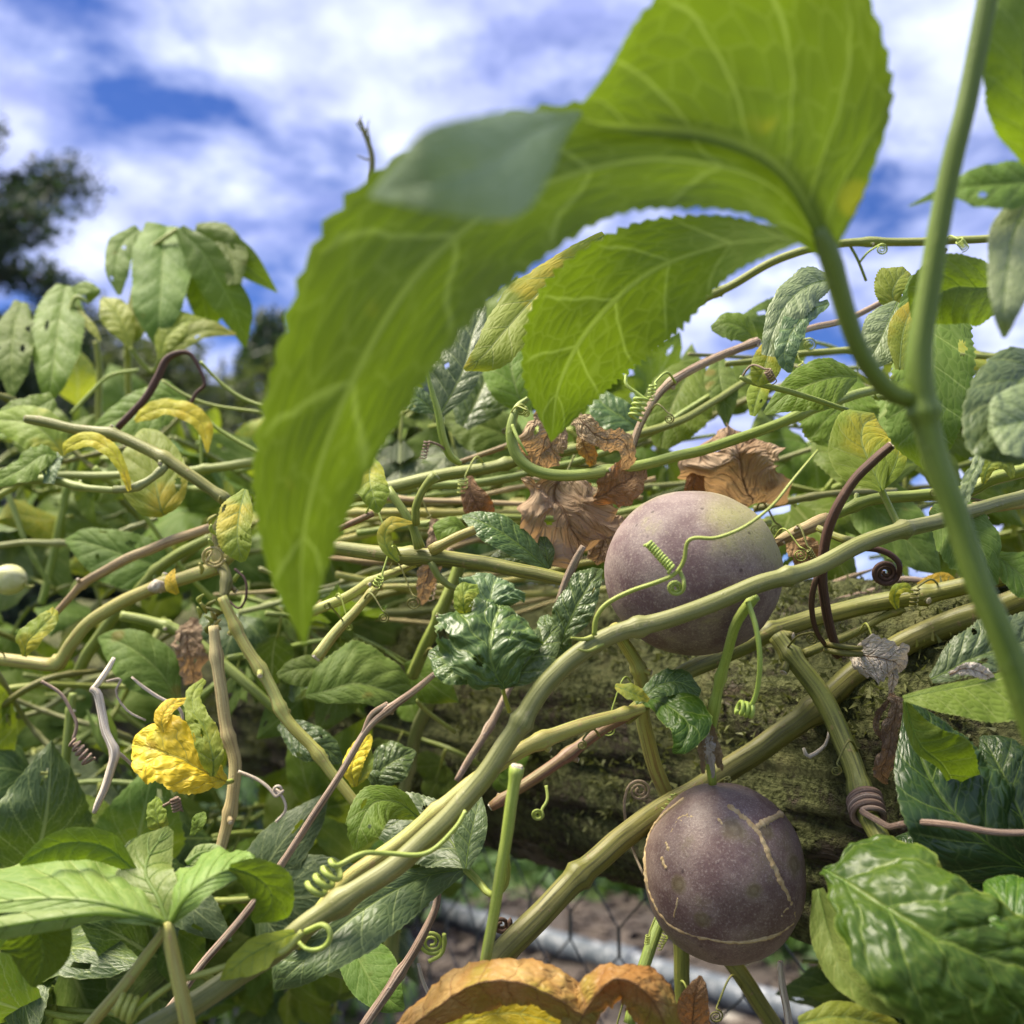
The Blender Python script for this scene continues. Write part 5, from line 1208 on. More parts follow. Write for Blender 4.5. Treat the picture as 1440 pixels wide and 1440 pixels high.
leaf('pale yellow-green puckered leaf under the glossy big leaf', [([(1125, 1440, .262, 10, 10), (1170, 1430, .260, 22, 22), (1220, 1435, .260, 22, 24), (1270, 1450, .262, 8, 8)], 'lime', dict(bull=0.0744, crumple=0.05, NU=50, NV=12))])

# ================================================================== leaves, right
leaf('big glossy bulging green leaf at the end of the shiny stem', [
    ([(1160, 1222, .252, 10, 6), (1182, 1240, .247, 78, 28, .012, 0), (1243, 1277, .240, 100, 92, .01, 0), (1310, 1317, .236, 92, 118), (1375, 1340, .236, 82, 130), (1440, 1357, .238, 60, 120), (1500, 1370, .242, 20, 60)], 'gloss', dict(bull=0.062, ripple=0.03, serr=0.02, teeth=16, NU=120, NV=30, crumple=0.03, cfreq=125, N=6, camber=0.22)),
    ([(1262, 1215, .262, 4, 4), (1285, 1212, .256, 14, 16), (1312, 1222, .254, 14, 20), (1330, 1240, .256, 3, 3)], 'lime', dict(NU=40, NV=8, serr=0.02)),
    ([(1150, 1250, .258, 8, 8), (1165, 1310, .256, 26, 26), (1185, 1360, .256, 34, 26), (1225, 1400, .257, 30, 20), (1280, 1430, .26, 6, 6)], 'satin', dict(NU=50, NV=10, camber=-0.2))])
leaf('smaller glossy leaf overlapping the big bulging leaf', [([(1480, 1380, .25, 10, 10), (1450, 1320, .246, 40, 70), (1420, 1285, .246, 44, 60), (1400, 1255, .249, 20, 40), (1385, 1240, .252, 4, 6)], 'gloss', dict(bull=0.0496, NU=60, NV=14))])
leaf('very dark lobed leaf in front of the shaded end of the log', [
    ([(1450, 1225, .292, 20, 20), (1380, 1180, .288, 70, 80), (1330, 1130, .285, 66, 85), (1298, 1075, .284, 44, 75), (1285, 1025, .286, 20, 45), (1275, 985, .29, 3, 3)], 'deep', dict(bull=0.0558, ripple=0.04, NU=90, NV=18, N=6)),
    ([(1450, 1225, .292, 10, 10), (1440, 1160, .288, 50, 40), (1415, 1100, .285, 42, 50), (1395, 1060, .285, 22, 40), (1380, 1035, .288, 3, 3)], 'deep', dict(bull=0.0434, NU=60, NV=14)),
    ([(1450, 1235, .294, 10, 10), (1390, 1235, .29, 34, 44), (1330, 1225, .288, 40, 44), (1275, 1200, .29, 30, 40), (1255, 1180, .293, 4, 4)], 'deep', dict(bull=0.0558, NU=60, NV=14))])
leaf('leaf with a bright fold and dead patch drooping over the log', [
    ([(1270, 982, .283, 4, 4), (1300, 975, .279, 6, 22), (1340, 968, .277, 8, 40), (1390, 958, .276, 8, 60), (1450, 940, .276, 8, 70)], 'green', dict(NU=60, NV=12, ripple=0.03, camber=0.0)),
    ([(1272, 985, .283, 3, 3), (1282, 1020, .282, 22, 10), (1298, 1052, .281, 40, 12), (1325, 1075, .282, 50, 8), (1345, 1110, .285, 40, 6)], 'under', dict(NU=50, NV=10)),
    ([(1310, 955, .287, 6, 6), (1350, 935, .284, 34, 20), (1400, 915, .283, 50, 26), (1450, 900, .285, 40, 30)], 'blue', dict(bull=0.062, crumple=0.04)),
    ([(1335, 948, .279, 3, 3), (1360, 940, .277, 9, 9), (1385, 948, .277, 9, 8), (1398, 958, .278, 2, 2)], 'paper', dict(crumple=0.1, ragged=0.1, serr=0, NU=30, NV=6))])
lobe([(1240, 690, .321, 4, 4), (1225, 655, .321, 46, 28), (1212, 622, .322, 48, 40), (1215, 597, .324, 36, 50), (1232, 588, .328, 8, 8)], 'lime', V1, 'yellow_leaf', NU=70, NV=14, bull=0.02, ripple=0.03, serr=0.03)
lobe([(1240, 688, .322, 3, 3), (1258, 655, .320, 14, 14), (1265, 620, .320, 16, 10), (1257, 588, .323, 3, 3)], 'lime', V1, 'yellow_leaf', NU=50, NV=9, serr=0.03)
leaf('big toothed green leaf hanging close behind the blurred front stem', [([(1300, 385, .31, 20, 20), (1305, 440, .306, 55, 46), (1308, 500, .303, 62, 52), (1305, 560, .303, 60, 56), (1300, 615, .305, 46, 50), (1310, 660, .309, 16, 10)][::1], 'mid', dict(serr=0.07, teeth=30, bull=0.0372, NU=90, NV=16))])
leaf('grey-green toothed leaf between leaf stalk and front stem', [([(1210, 520, .315, 6, 6), (1232, 490, .311, 30, 26), (1248, 455, .310, 34, 30), (1262, 425, .312, 6, 6)][::-1], 'pale', dict(serr=0.06)),
    ([(1265, 520, .302, 6, 6), (1268, 480, .300, 20, 18), (1275, 450, .300, 20, 18), (1288, 420, .302, 4, 4)], 'lime', dict(serr=0.06))])
leaf('curled grey-green leaf with ragged teeth against the sky', [
    ([(1175, 392, .33, 8, 8), (1140, 400, .325, 26, 26), (1108, 425, .323, 34, 22), (1090, 460, .324, 26, 16), (1078, 500, .327, 20, 8)], 'pale', dict(serr=0.08, NU=70, NV=13, crumple=0.03)),
    ([(1165, 425, .322, 4, 4), (1132, 442, .318, 14, 18), (1112, 470, .317, 18, 18), (1103, 500, .318, 16, 14), (1112, 525, .321, 3, 3)], 'blue', dict(crumple=0.06, serr=0.05)),
    ([(1090, 470, .33, 6, 6), (1080, 500, .326, 22, 18), (1072, 525, .326, 20, 18), (1062, 540, .329, 6, 6)], 'lime', dict(serr=0.06))])
leaf('pointed lobed leaf with the sky showing round its teeth', [
    ([(1205, 530, .345, 6, 6), (1175, 530, .341, 34, 26), (1140, 540, .339, 40, 30), (1105, 556, .340, 26, 16), (1075, 582, .344, 3, 3)], 'green', dict(NU=70, NV=12)),
    ([(1080, 520, .345, 6, 6), (1066, 555, .342, 14, 16), (1058, 585, .343, 4, 4)], 'lime', {})])
leaf('small backlit yellowish leaf above the grey-green toothed leaf', [([(1265, 440, .325, 6, 6), (1255, 415, .322, 24, 24), (1262, 395, .321, 30, 26), (1275, 380, .324, 8, 8)], 'lime', dict(serr=0.08))])
leaf('small bright leaf over the sky at the end of the old vine', [([(1062, 478, .40, 6, 6), (1045, 462, .395, 20, 18), (1022, 455, .394, 22, 16), (1000, 462, .397, 4, 4)], 'green', {})])
leaf('pointed leaf hanging into the sky gap above the folded dried leaf', [([(1010, 500, .42, 6, 6), (1012, 530, .416, 22, 22), (1018, 560, .415, 20, 18), (1022, 600, .418, 2, 2)], 'mid', {})])
leaf('yellowish leaf glowing behind the top of the front stem', [([(1420, 400, .27, 10, 10), (1380, 405, .264, 50, 40), (1340, 405, .262, 52, 50), (1305, 425, .264, 40, 40), (1285, 450, .268, 6, 6)], 'under', dict(serr=0.05, NU=60))])
leaf('blurred backlit leaf high behind the blurred front stem', [([(1460, 230, .205, 20, 20), (1445, 160, .20, 55, 55), (1440, 80, .198, 55, 60), (1450, 0, .20, 50, 60), (1470, -70, .204, 6, 6)], 'under', dict(NU=60))])
leaf('blurred dark leaf with its thin tip crossing the front stem', [([(1480, 250, .215, 20, 20), (1420, 258, .211, 36, 32), (1370, 262, .210, 28, 24), (1330, 268, .212, 10, 8), (1278, 290, .215, 1, 1)], 'mid', dict(NU=50))])
leaf('blurred grey-green leaf hanging below the blurred dark leaf', [([(1450, 280, .21, 20, 20), (1425, 330, .206, 45, 34), (1415, 390, .205, 40, 26), (1410, 440, .206, 24, 14), (1412, 475, .209, 3, 3)][::1], 'pale', dict(NU=50))])
leaf('bluish toothed leaf beside the twisted dry strip', [([(1490, 510, .245, 10, 10), (1440, 530, .240, 50, 50), (1415, 575, .238, 46, 60), (1420, 610, .239, 30, 60), (1450, 640, .242, 10, 20)], 'blue', dict(serr=0.06, teeth=18)),
    ([(1490, 580, .235, 10, 10), (1450, 590, .230, 50, 50), (1405, 600, .228, 40, 40), (1390, 605, .23, 4, 4)], 'pale', {})])
leaf('silvery twisted dry leaf strip hanging by the bluish leaf', [([(1395, 575, .29, 3, 3), (1372, 600, .288, 6, 6), (1378, 640, .287, 8, 8), (1362, 680, .288, 10, 10), (1352, 720, .29, 4, 4)], 'pale', dict(crumple=0.1, serr=0))], cat='dried leaf', name='dried_leaf')
leaf('curled light green young leaf above the ribbed stems', [([(1382, 680, .33, 3, 3), (1388, 660, .327, 10, 10), (1402, 648, .325, 12, 11), (1418, 655, .326, 10, 9), (1424, 672, .328, 3, 3)], 'lime', dict(crumple=0.05)),
    ([(1395, 660, .335, 4, 4), (1400, 640, .332, 20, 14), (1415, 632, .332, 18, 14), (1440, 640, .334, 4, 4)], 'lime', dict(crumple=0.06))])
leaf('pale soft leaf behind the ribbed stems', [([(1190, 680, .42, 8, 8), (1225, 710, .414, 44, 36), (1260, 745, .412, 46, 40), (1295, 780, .414, 30, 26), (1320, 805, .418, 4, 4)], 'mid', dict(NU=60)),
    ([(1290, 650, .43, 8, 8), (1240, 650, .426, 46, 40), (1200, 640, .425, 46, 44), (1160, 625, .428, 26, 26), (1145, 600, .43, 4, 4)], 'green', dict(NU=60))])
leaf('folded leaf with a light rim below the ribbed stems', [([(1310, 715, .315, 8, 8), (1350, 738, .308, 36, 50), (1380, 770, .306, 30, 50), (1390, 800, .308, 16, 34), (1402, 822, .312, 3, 3)], 'mid', dict(ripple=0.06, NU=60))])
leaf('small bright leaf above the olive vine on the log', [([(1400, 780, .31, 6, 6), (1425, 800, .306, 28, 24), (1450, 820, .306, 30, 24), (1480, 830, .31, 4, 4)], 'green', {})])
leaf('thin yellow leaf lying on the log behind the front stem', [([(1290, 822, .372, 2, 2), (1310, 815, .37, 7, 8), (1330, 812, .37, 7, 8), (1345, 818, .371, 2, 2)], 'yellow', {})])
leaf('broad backlit leaf low behind the spotted yellow leaf', [([(1190, 520, .39, 8, 8), (1185, 560, .386, 44, 60), (1190, 600, .385, 46, 60), (1200, 640, .388, 8, 8)], 'green', {})])

# ================================================================== leaves, left
LY = leaf('yellow crinkled dying leaf with bumpy surface beside the tan stem', [
    ([(318, 1098, .338, 4, 4), (290, 1085, .332, 34, 26), (255, 1068, .328, 46, 50), (222, 1055, .327, 46, 50), (200, 1050, .329, 36, 30), (186, 1045, .332, 4, 4)], 'yellow', dict(bull=0.0434, ripple=0.07, crumple=0.045, cfreq=90, NU=100, NV=24, N=6)),
    ([(300, 1092, .338, 4, 4), (298, 1060, .333, 20, 18), (288, 1025, .331, 20, 16), (272, 1000, .331, 12, 16), (272, 975, .333, 10, 12), (288, 955, .337, 3, 3)], 'lime', dict(bull=0.0744, crumple=0.06, NU=70, NV=12)),
    ([(230, 1030, .334, 3, 3), (228, 1010, .332, 12, 10), (240, 992, .332, 10, 10), (262, 985, .334, 3, 3)], 'yellow', dict(bull=0.062, crumple=0.05, NU=34, NV=8))],
    [(300, 1094, .336, 9), (316, 1100, .340, 9), (326, 1098, .352, 9)], pmat='tendril')
leaf('small yellow-green curled leaflet under the yellow crinkled leaf', [([(230, 1175, .345, 4, 4), (222, 1155, .342, 16, 14), (218, 1135, .341, 12, 12), (222, 1120, .343, 3, 3)], 'lime', dict(crumple=0.1, bull=0.062)),
    ([(270, 1175, .345, 3, 3), (280, 1155, .342, 10, 10), (288, 1142, .343, 3, 3)], 'green', dict(crumple=0.08))])
# trilobed folded leaf, bottom left
LT = leaf('big three-lobed green leaf with folded lobes on a yellowish stalk', [
    ([(236, 1300, .250, 4, 4), (190, 1282, .246, 18, 48, -.002, .018), (130, 1268, .246, 20, 66, -.003, .026), (60, 1264, .248, 20, 62, -.003, .026), (-40, 1272, .252, 12, 30, -.002, .014)], 'satin', dict(vr=0.00075, NU=90, NV=16, bull=0.02, camber=0.0, serr=0.02, tilt=0)),
    ([(225, 1296, .2485, 3, 3), (150, 1284, .2425, 10, 8, .0, .002), (80, 1290, .2405, 18, 10, .0, .002), (0, 1303, .2405, 18, 14, .0, .003), (-50, 1312, .242, 8, 8)], 'satin', dict(vr=0.00075, NU=60, NV=8, serr=0.02, tilt=0)),
    ([(45, 1292, .245, 14, 12), (58, 1320, .247, 44, 62), (60, 1350, .248, 32, 50), (46, 1388, .250, 4, 4)], 'under', dict(NU=50, NV=12, serr=0.06)),
    ([(236, 1300, .250, 4, 4), (222, 1262, .254, 36, 30), (205, 1230, .260, 44, 40), (212, 1198, .268, 30, 34), (240, 1165, .276, 6, 6)], 'satin', dict(vr=0.00075, NU=70, NV=14, bull=0.03, camber=0.0, tilt=0)),
    ([(192, 1226, .262, 6, 4), (150, 1192, .262, 22, 22), (100, 1184, .262, 26, 20), (60, 1196, .261, 18, 14), (28, 1216, .260, 3, 3)], 'under', dict(NU=60, NV=12, serr=0.07)),
    ([(238, 1300, .250, 4, 4), (262, 1262, .248, 32, 20, .016, -.002), (298, 1234, .250, 34, 18, .02, -.002), (335, 1218, .254, 26, 16, .016, 0), (360, 1212, .258, 10, 8)], 'satin', dict(vr=0.00075, NU=70, NV=14, bull=0.02, tilt=0)),
    ([(322, 1220, .252, 6, 6), (354, 1230, .254, 26, 22), (378, 1250, .255, 36, 30), (380, 1275, .256, 30, 22), (356, 1296, .258, 4, 4)], 'under', dict(NU=50, NV=12, serr=0.08)),
    ([(262, 1214, .268, 4, 4), (282, 1200, .268, 12, 18), (305, 1198, .268, 10, 18), (326, 1208, .266, 3, 3)], 'satin', dict(vr=0.00075, NU=30, NV=8))],
    [(236, 1296, .2495, 16), (240, 1325, .249, 25), (248, 1365, .248, 27), (258, 1410, .247, 29), (268, 1460, .247, 30)], pmat='s_yellow')
stem('yellow streaked stem leaning up to the three-lobed leaf', [(120, 1450, .258, 22), (150, 1415, .257, 22), (185, 1372, .256, 21), (225, 1318, .254, 18), (233, 1302, .252, 14)], 's_yellow', nodes=[.97], stubs=False)
# high drooping leaf cluster
LH = stem('blurred tall shoot with drooping lobed leaves against the sky', [(190, 640, .60, 12), (182, 560, .59, 13), (180, 500, .585, 13), (182, 440, .58, 11), (205, 360, .58, 9), (250, 322, .58, 8)], 's_fresh', name='leafy_shoot', cat='shoot', nodes=[.4, .8], stubs=False)
for rows, m_, opt in (
    ([(235, 318, .575, 26, 30), (230, 350, .565, 42, 42), (227, 400, .56, 38, 42), (224, 445, .56, 26, 34), (222, 488, .565, 3, 3)][::1], 'mid', dict(bull=0.0248, NU=70, NV=13)),
    ([(252, 322, .575, 8, 8), (285, 355, .568, 22, 28), (308, 395, .564, 24, 30), (332, 440, .563, 24, 22), (345, 488, .567, 2, 2)], 'under', dict(NU=60)),
    ([(275, 325, .58, 6, 6), (310, 345, .576, 22, 20), (345, 372, .574, 22, 18), (390, 411, .578, 1, 1)], 'under', dict(NU=50)),
    ([(275, 322, .582, 8, 8), (305, 330, .574, 20, 14), (325, 360, .572, 24, 14), (330, 400, .574, 10, 10)], 'mid', dict(NU=50)),
    ([(195, 322, .58, 8, 8), (170, 345, .575, 20, 18), (162, 380, .572, 20, 14), (168, 415, .576, 3, 3)], 'mid', dict(NU=50)),
    ([(260, 345, .59, 6, 6), (280, 400, .586, 26, 22), (290, 440, .586, 26, 18), (290, 470, .588, 4, 4)], 'under', dict(NU=50)),
    ([(183, 488, .56, 3, 3), (172, 460, .555, 18, 20), (158, 435, .554, 22, 20), (143, 420, .556, 4, 4)], 'young', dict(NU=44)),
    ([(186, 480, .57, 2, 2), (190, 450, .568, 9, 9), (190, 425, .568, 9, 8), (186, 402, .57, 1, 1)], 'young', dict(NU=36)),
    ([(190, 480, .565, 2, 2), (202, 455, .562, 9, 9), (208, 430, .562, 8, 8), (208, 408, .564, 1, 1)], 'lime', dict(NU=36)),
    ([(225, 505, .55, 3, 3), (232, 478, .545, 16, 16), (255, 455, .543, 18, 16), (290, 450, .546, 2, 2)], 'young', dict(NU=44)),
    ([(226, 506, .548, 3, 3), (255, 480, .543, 14, 12), (290, 465, .541, 16, 10), (332, 470, .545, 2, 2)], 'lime', dict(NU=44))):
    lobe(rows, m_, LH, 'leaf', **opt)
tube_px('leaf_stalk', [(183, 488, .562, 7), (195, 505, .562, 8), (215, 522, .562, 9), (225, 505, .552, 6)], 's_fresh', LH, 8)
LS = stem('leafy shoot with a hanging serrated leaf below the feathery tree', [(40, 640, .56, 12), (70, 560, .56, 12), (95, 470, .555, 11), (105, 420, .555, 9), (125, 425, .555, 6)], 's_fresh', name='leafy_shoot', cat='shoot', nodes=[.5], stubs=False)
for rows, m_, opt in (
    ([(92, 402, .55, 14, 14), (84, 440, .54, 36, 34), (78, 490, .535, 34, 34), (72, 535, .535, 22, 20), (66, 572, .54, 2, 2)], 'green', dict(serr=0.08, NU=70, NV=13, bull=0.03)),
    ([(30, 425, .545, 10, 10), (20, 460, .535, 28, 22), (15, 510, .53, 28, 22), (16, 560, .535, 3, 3)], 'mid', dict(serr=0.08, NU=60, crumple=0.03)),
    ([(125, 425, .56, 3, 3), (130, 412, .555, 10, 12), (118, 405, .555, 10, 10), (100, 408, .558, 2, 2)], 'green', {}),
    ([(108, 430, .55, 2, 2), (115, 445, .548, 6, 6), (130, 462, .548, 6, 6), (142, 480, .55, 1, 1)], 'young', {})):
    lobe(rows, m_, LS, 'leaf', **opt)
leaf('yellow banana-shaped curled leaf below the dead arching vine', [([(190, 592, .43, 3, 3), (205, 582, .427, 11, 10), (235, 574, .425, 14, 10), (265, 582, .425, 15, 11), (287, 602, .427, 13, 10), (292, 637, .43, 1, 1)], 'citron', dict(NU=60, crumple=0.03, ripple=0.1))])
leaf('oval yellow-green leaf seen from below, notched at its lower end', [([(231, 725, .41, 6, 6), (226, 715, .406, 30, 30), (219, 680, .404, 48, 46), (211, 640, .404, 42, 40), (204, 612, .406, 20, 20), (200, 603, .408, 3, 3)], 'lime', dict(NU=70, NV=14, serr=0.02, bull=0.03)),
    ])
leaf('curled yellow leaf by the side shoot of the straight pale stem', [([(183, 690, .39, 3, 3), (172, 660, .387, 7, 8), (155, 632, .385, 11, 10), (125, 618, .385, 11, 12), (95, 630, .387, 6, 10), (90, 640, .389, 1, 1)], 'citron', dict(NU=50, crumple=0.04))])
leaf('wavy light green leaf with rolled edge below the cut pale stem', [
    ([(80, 640, .41, 4, 4), (60, 640, .407, 18, 16), (30, 660, .406, 20, 16), (-10, 680, .408, 6, 6)], 'green', dict(ripple=0.12, NU=50)),
    ([(85, 640, .412, 6, 6), (72, 655, .408, 12, 12), (68, 680, .408, 8, 8)], 'blue', dict(crumple=0.05))])
leaf('yellowish broad leaf behind the straight pale stem tip', [([(90, 640, .46, 8, 8), (70, 615, .455, 34, 28), (40, 595, .453, 34, 26), (-10, 590, .456, 10, 10)], 'lime', dict(NU=50)),
    ([(75, 560, .47, 10, 10), (50, 575, .465, 30, 20), (20, 585, .464, 24, 20), (-15, 600, .467, 10, 10)], 'green', dict(NU=50))])
leaf('broad green leaf behind the dead arching vine', [([(262, 560, .48, 6, 6), (235, 560, .475, 32, 26), (200, 575, .473, 36, 26), (165, 590, .474, 26, 20), (130, 605, .478, 3, 3)], 'green', dict(NU=60))])
leaf('broad soft green leaf between the slanting stems', [([(245, 800, .47, 6, 6), (205, 790, .464, 42, 34), (160, 775, .461, 46, 30), (120, 762, .462, 30, 20), (92, 760, .466, 3, 3)], 'mid', dict(NU=60, bull=0.0372))])
leaf('dark oval leaf with a clear midrib under the kinked vine', [([(250, 985, .44, 6, 6), (225, 945, .434, 44, 32), (190, 915, .431, 46, 30), (160, 900, .432, 30, 16), (138, 898, .436, 3, 3)], 'mid', dict(NU=60, camber=0.15))])
leaf('pale yellow-green leaf curled on the elbow of the kinked vine', [([(35, 922, .385, 4, 4), (38, 905, .381, 18, 14), (55, 885, .379, 18, 14), (72, 868, .379, 12, 12), (78, 857, .382, 6, 6)], 'lime', dict(crumple=0.05, NU=44))])
leaf('small yellow bract by the cut knot', [([(250, 835, .38, 3, 3), (242, 825, .377, 10, 8), (240, 812, .376, 7, 7), (246, 800, .378, 1, 1)], 'yellow', dict(NU=30, NV=6))])
th = thing('flower_bud', P(16, 815, .47), 'pale round flower bud among the leaves', 'bud')
bv, bf = [], []
for i in range(13):
    for j in range(18):
        ph_, a_ = PI * i / 12, 2 * PI * j / 18
        r_ = 0.0068 * (1 + 0.06 * math.cos(5 * a_)) * (1 - 0.12 * math.cos(ph_))
        bv.append(P(14, 815, .47) + r_ * np.array([1.25 * math.cos(ph_), math.sin(ph_) * math.cos(a_), math.sin(ph_) * math.sin(a_)]))
for i in range(12):
    for j in range(18):
        bf.append((i * 18 + j, (i + 1) * 18 + j, (i + 1) * 18 + (j + 1) % 18, i * 18 + (j + 1) % 18))
M['bud'] = plain_material('bud_cream', (0.50, 0.50, 0.20), (0.62, 0.60, 0.32), 260, 0.6, 0.2, 0.001)
mesh('bud', bv, bf, M['bud'], th, uv=np.zeros((len(bv), 2)))
tube_px('bud_tip', [(34, 822, .47, 9), (42, 825, .47, 6), (48, 823, .47, 2)], 's_yellow', th, 8)
tube_px('stalk', [(-6, 812, .47, 12), (-25, 805, .472, 8), (-60, 800, .476, 8)], 's_fresh', th, 8)

# ================================================================== leafy shoots of the tangle
def proto_leaf(kind, mat, seed):
    """a leaf with stalk in its own frame: stalk from the origin along +X, face up +Z, about 1 long"""
    rs = np.random.RandomState(seed)
    Vs, Fs, Us, mi = [], [], [], []
    n0 = 0

    def put(V, F, U, m):
        nonlocal n0
        Vs.append(V); Us.append(U); Fs.extend([tuple(i + n0 for i in f) for f in F]); mi.extend([m] * len(F)); n0 += len(V)
    dr_ = rs.uniform(0.25, 0.6)

    def one(ang, L_, w_, NU=40, NV=10):
        c, s = math.cos(ang), math.sin(ang)
        prof = [(0, .06), (.12, .55), (.32, 1.0), (.55, .9), (.78, .5), (.92, .18), (1, 0)]
        mid, le, re = [], [], []
        for t, p in prof:
            x = L_ * t
            z = -dr_ * L_ * (t ** 2) * 0.55 + 0.05 * math.sin(t * 5 + seed)
            px, py = 0.28 + c * x, s * x
            mid.append((px, py, z))
            ww = w_ * p
            le.append((px - s * -ww, py + c * -ww, z - ww * 0.25 + 0.03 * math.sin(t * 7 + seed)))
            re.append((px - s * ww, py + c * ww, z - ww * 0.2 + 0.03 * math.cos(t * 6 + seed)))
        V, F, U, _ = blade(mid, le, re, NU, NV, serr=0.07, teeth=18, ripple=0.08, bull=0.025, camber=0.1, seed=seed + int(ang * 10), holes=[(.3 + .4 * rs.rand(), rs.uniform(-.8, .8), .045, .12)] if rs.rand() < .4 else None)
        put(V, F, U, 0)
    if kind == 'tri':
        one(0, 0.85, 0.21); one(0.85, 0.68, 0.17); one(-0.85, 0.66, 0.17)
        put(np.array([(0.24, 0, 0.012), (0.42, 0.13, 0.0), (0.5, 0, 0.012), (0.42, -0.13, 0.0)]), [(0, 1, 2, 3)], np.array([(0.1, .5, .5, 0), (.3, .7, .5, .3), (.5, .5, .5, 0), (.3, .3, .5, .3)]), 0)
    else:
        one(0, 0.85, 0.27 + 0.08 * rs.rand())
    V, F, U = tube_geo(spline([(0, 0, 0.04), (0.15, 0, 0.035), (0.31, 0, 0.0)], 7), np.linspace(0.022, 0.014, 7), 6, 0, 0)
    put(V, F, np.hstack([U, U]), 1)
    me = bpy.data.meshes.new('leaf')
    me.from_pydata(np.vstack(Vs).tolist(), [], Fs)
    ul = me.uv_layers.new(name='UVMap')
    idx = np.empty(len(me.loops), dtype=np.int32); me.loops.foreach_get('vertex_index', idx)
    ul.data.foreach_set('uv', np.vstack(Us).astype(np.float32)[idx][:, :2].ravel())
    ul = me.uv_layers.new(name='Vein')
    ul.data.foreach_set('uv', np.vstack(Us).astype(np.float32)[idx][:, 2:].ravel())
    me.materials.append(M[mat]); me.materials.append(M['s_fresh'])
    me.polygons.foreach_set('material_index', mi)
    me.polygons.foreach_set('use_smooth', [True] * len(me.polygons))
    return me


PROTO = {}
for m_ in ('green', 'mid', 'dark', 'blue', 'lime', 'satin', 'citron'):
    PROTO[m_] = [proto_leaf('tri' if i % 2 else 'ovate', m_, 100 + i * 7 + len(m_)) for i in range(4)]


def shoot(label, group, pts, mats, n, size, seed, smat='s_green', w_=11, face=None, up=0.5):
    """stem through (x, y, depth) with n leaves along it"""
    rs = np.random.RandomState(seed)
    th = thing('leafy_shoot', P(*pts[0]), label, 'shoot', group)
    o, B, r = tube_px('stem', [(*p, w_ * (1 - 0.5 * i / len(pts))) for i, p in enumerate(pts)], smat, th, 7, 0.05, 0.04, 0.006)
    base = origin_of(th)
    nb = len(B)
    for k in range(n):
        t = (k + 0.6 + rs.uniform(-.3, .3)) / n
        i = min(nb - 2, int(t * (nb - 1)))
        T = B[i + 1] - B[i]; T /= np.linalg.norm(T)
        side = 1 if k % 2 else -1
        out = np.cross(T, FWD) * side
        d = out * 0.9 + T * 0.35 + np.array([0, 0, -0.35]) + rs.normal(size=3) * 0.45 - FWD * 0.25
        d /= np.linalg.norm(d)
        nrm = np.array([0, 0, up]) - FWD * 0.75 + rs.normal(size=3) * 0.35
        nrm = nrm - d * np.dot(nrm, d); nrm /= np.linalg.norm(nrm)
        y = np.cross(nrm, d)
        s = size * rs.uniform(0.65, 1.2)
        R = Matrix((d * s, y * s, nrm * s)).transposed().to_4x4()
        R.translation = Vector(B[i] - base)
        m_ = mats[rs.randint(len(mats))]
        lf = bpy.data.objects.new('leaf', PROTO[m_][rs.randint(4)])
        lf.parent = th
        lf.matrix_local = R
        COL.objects.link(lf)
    return th


def fill(label, group, count, xr, yr, dr_, mats, n, size, seed, length=240, tilt=(-.6, .6), **k):
    rs = np.random.RandomState(seed)
    for i in range(count):
        x, y, d = rs.uniform(*xr), rs.uniform(*yr), rs.uniform(*dr_)
        a = rs.uniform(*tilt) + (PI if rs.rand() < 0.5 else 0)
        L_ = length * rs.uniform(.7, 1.2) * 0.5 / d
        q = []
        for t in (-.5, -.17, .17, .5):
            q.append((x + math.cos(a) * L_ * t, y + math.sin(a) * L_ * t - 40 * (0.25 - t * t) + rs.uniform(-15, 15), d + rs.uniform(-.02, .02)))
        shoot(label, group, q, mats, n, size, seed * 100 + i, **k)


G4 = ('green', 'mid', 'mid', 'green', 'dark', 'satin', 'blue')
fill('leafy green shoot in the deep tangle below the kinked vine', 'shoots of the lower left tangle', 18, (-60, 380), (960, 1460), (.46, .66), G4, 6, .062, 11)
fill('leafy shoot of darker leaves low behind the three-lobed leaf', 'dark shoots of the lower left corner', 9, (-60, 300), (1200, 1480), (.36, .46), ('dark', 'mid', 'blue'), 5, .058, 12)
fill('leafy green shoot between the far tree row and the kinked vine', 'shoots of the upper left tangle', 12, (-60, 420), (640, 940), (.52, .75), ('green', 'mid', 'lime', 'satin', 'green', 'mid'), 6, .062, 13)
fill('leafy shoot hanging under the log behind the blue-green leaf', 'shoots hanging under the left log end', 8, (260, 540), (1080, 1420), (.44, .60), G4, 6, .058, 21)
fill('small leafy shoot creeping over the log face below the huge leaf tip', 'small shoots on the log face', 5, (350, 640), (880, 1060), (.43, .50), ('mid', 'green', 'dark'), 4, .036, 22)
fill('sparse shoot in front of the far olive trees', 'low shoots before the far tree row', 4, (-40, 380), (620, 690), (.62, .85), ('green', 'lime', 'mid'), 5, .06, 14, tilt=(-.3, .3))
fill('leafy shoot behind the log top among tangled vines', 'shoots behind the log', 9, (430, 900), (650, 800), (.62, .85), ('mid', 'green', 'green', 'lime'), 6, .06, 15, tilt=(-.3, .3))
fill('leafy shoot high behind the bright leaf', 'shoots behind the bright leaf', 5, (540, 780), (520, 640), (.50, .66), ('mid', 'dark', 'green'), 6, .055, 16)
fill('backlit leafy shoot behind the big toothed leaf', 'shoots of the upper right tangle', 7, (1180, 1480), (470, 700), (.46, .62), ('green', 'mid', 'green', 'lime'), 5, .055, 17)
fill('leafy shoot behind the log beside the ribbed stems', 'shoots behind the right log end', 4, (1300, 1500), (640, 800), (.50, .62), ('green', 'mid', 'lime'), 5, .055, 18)
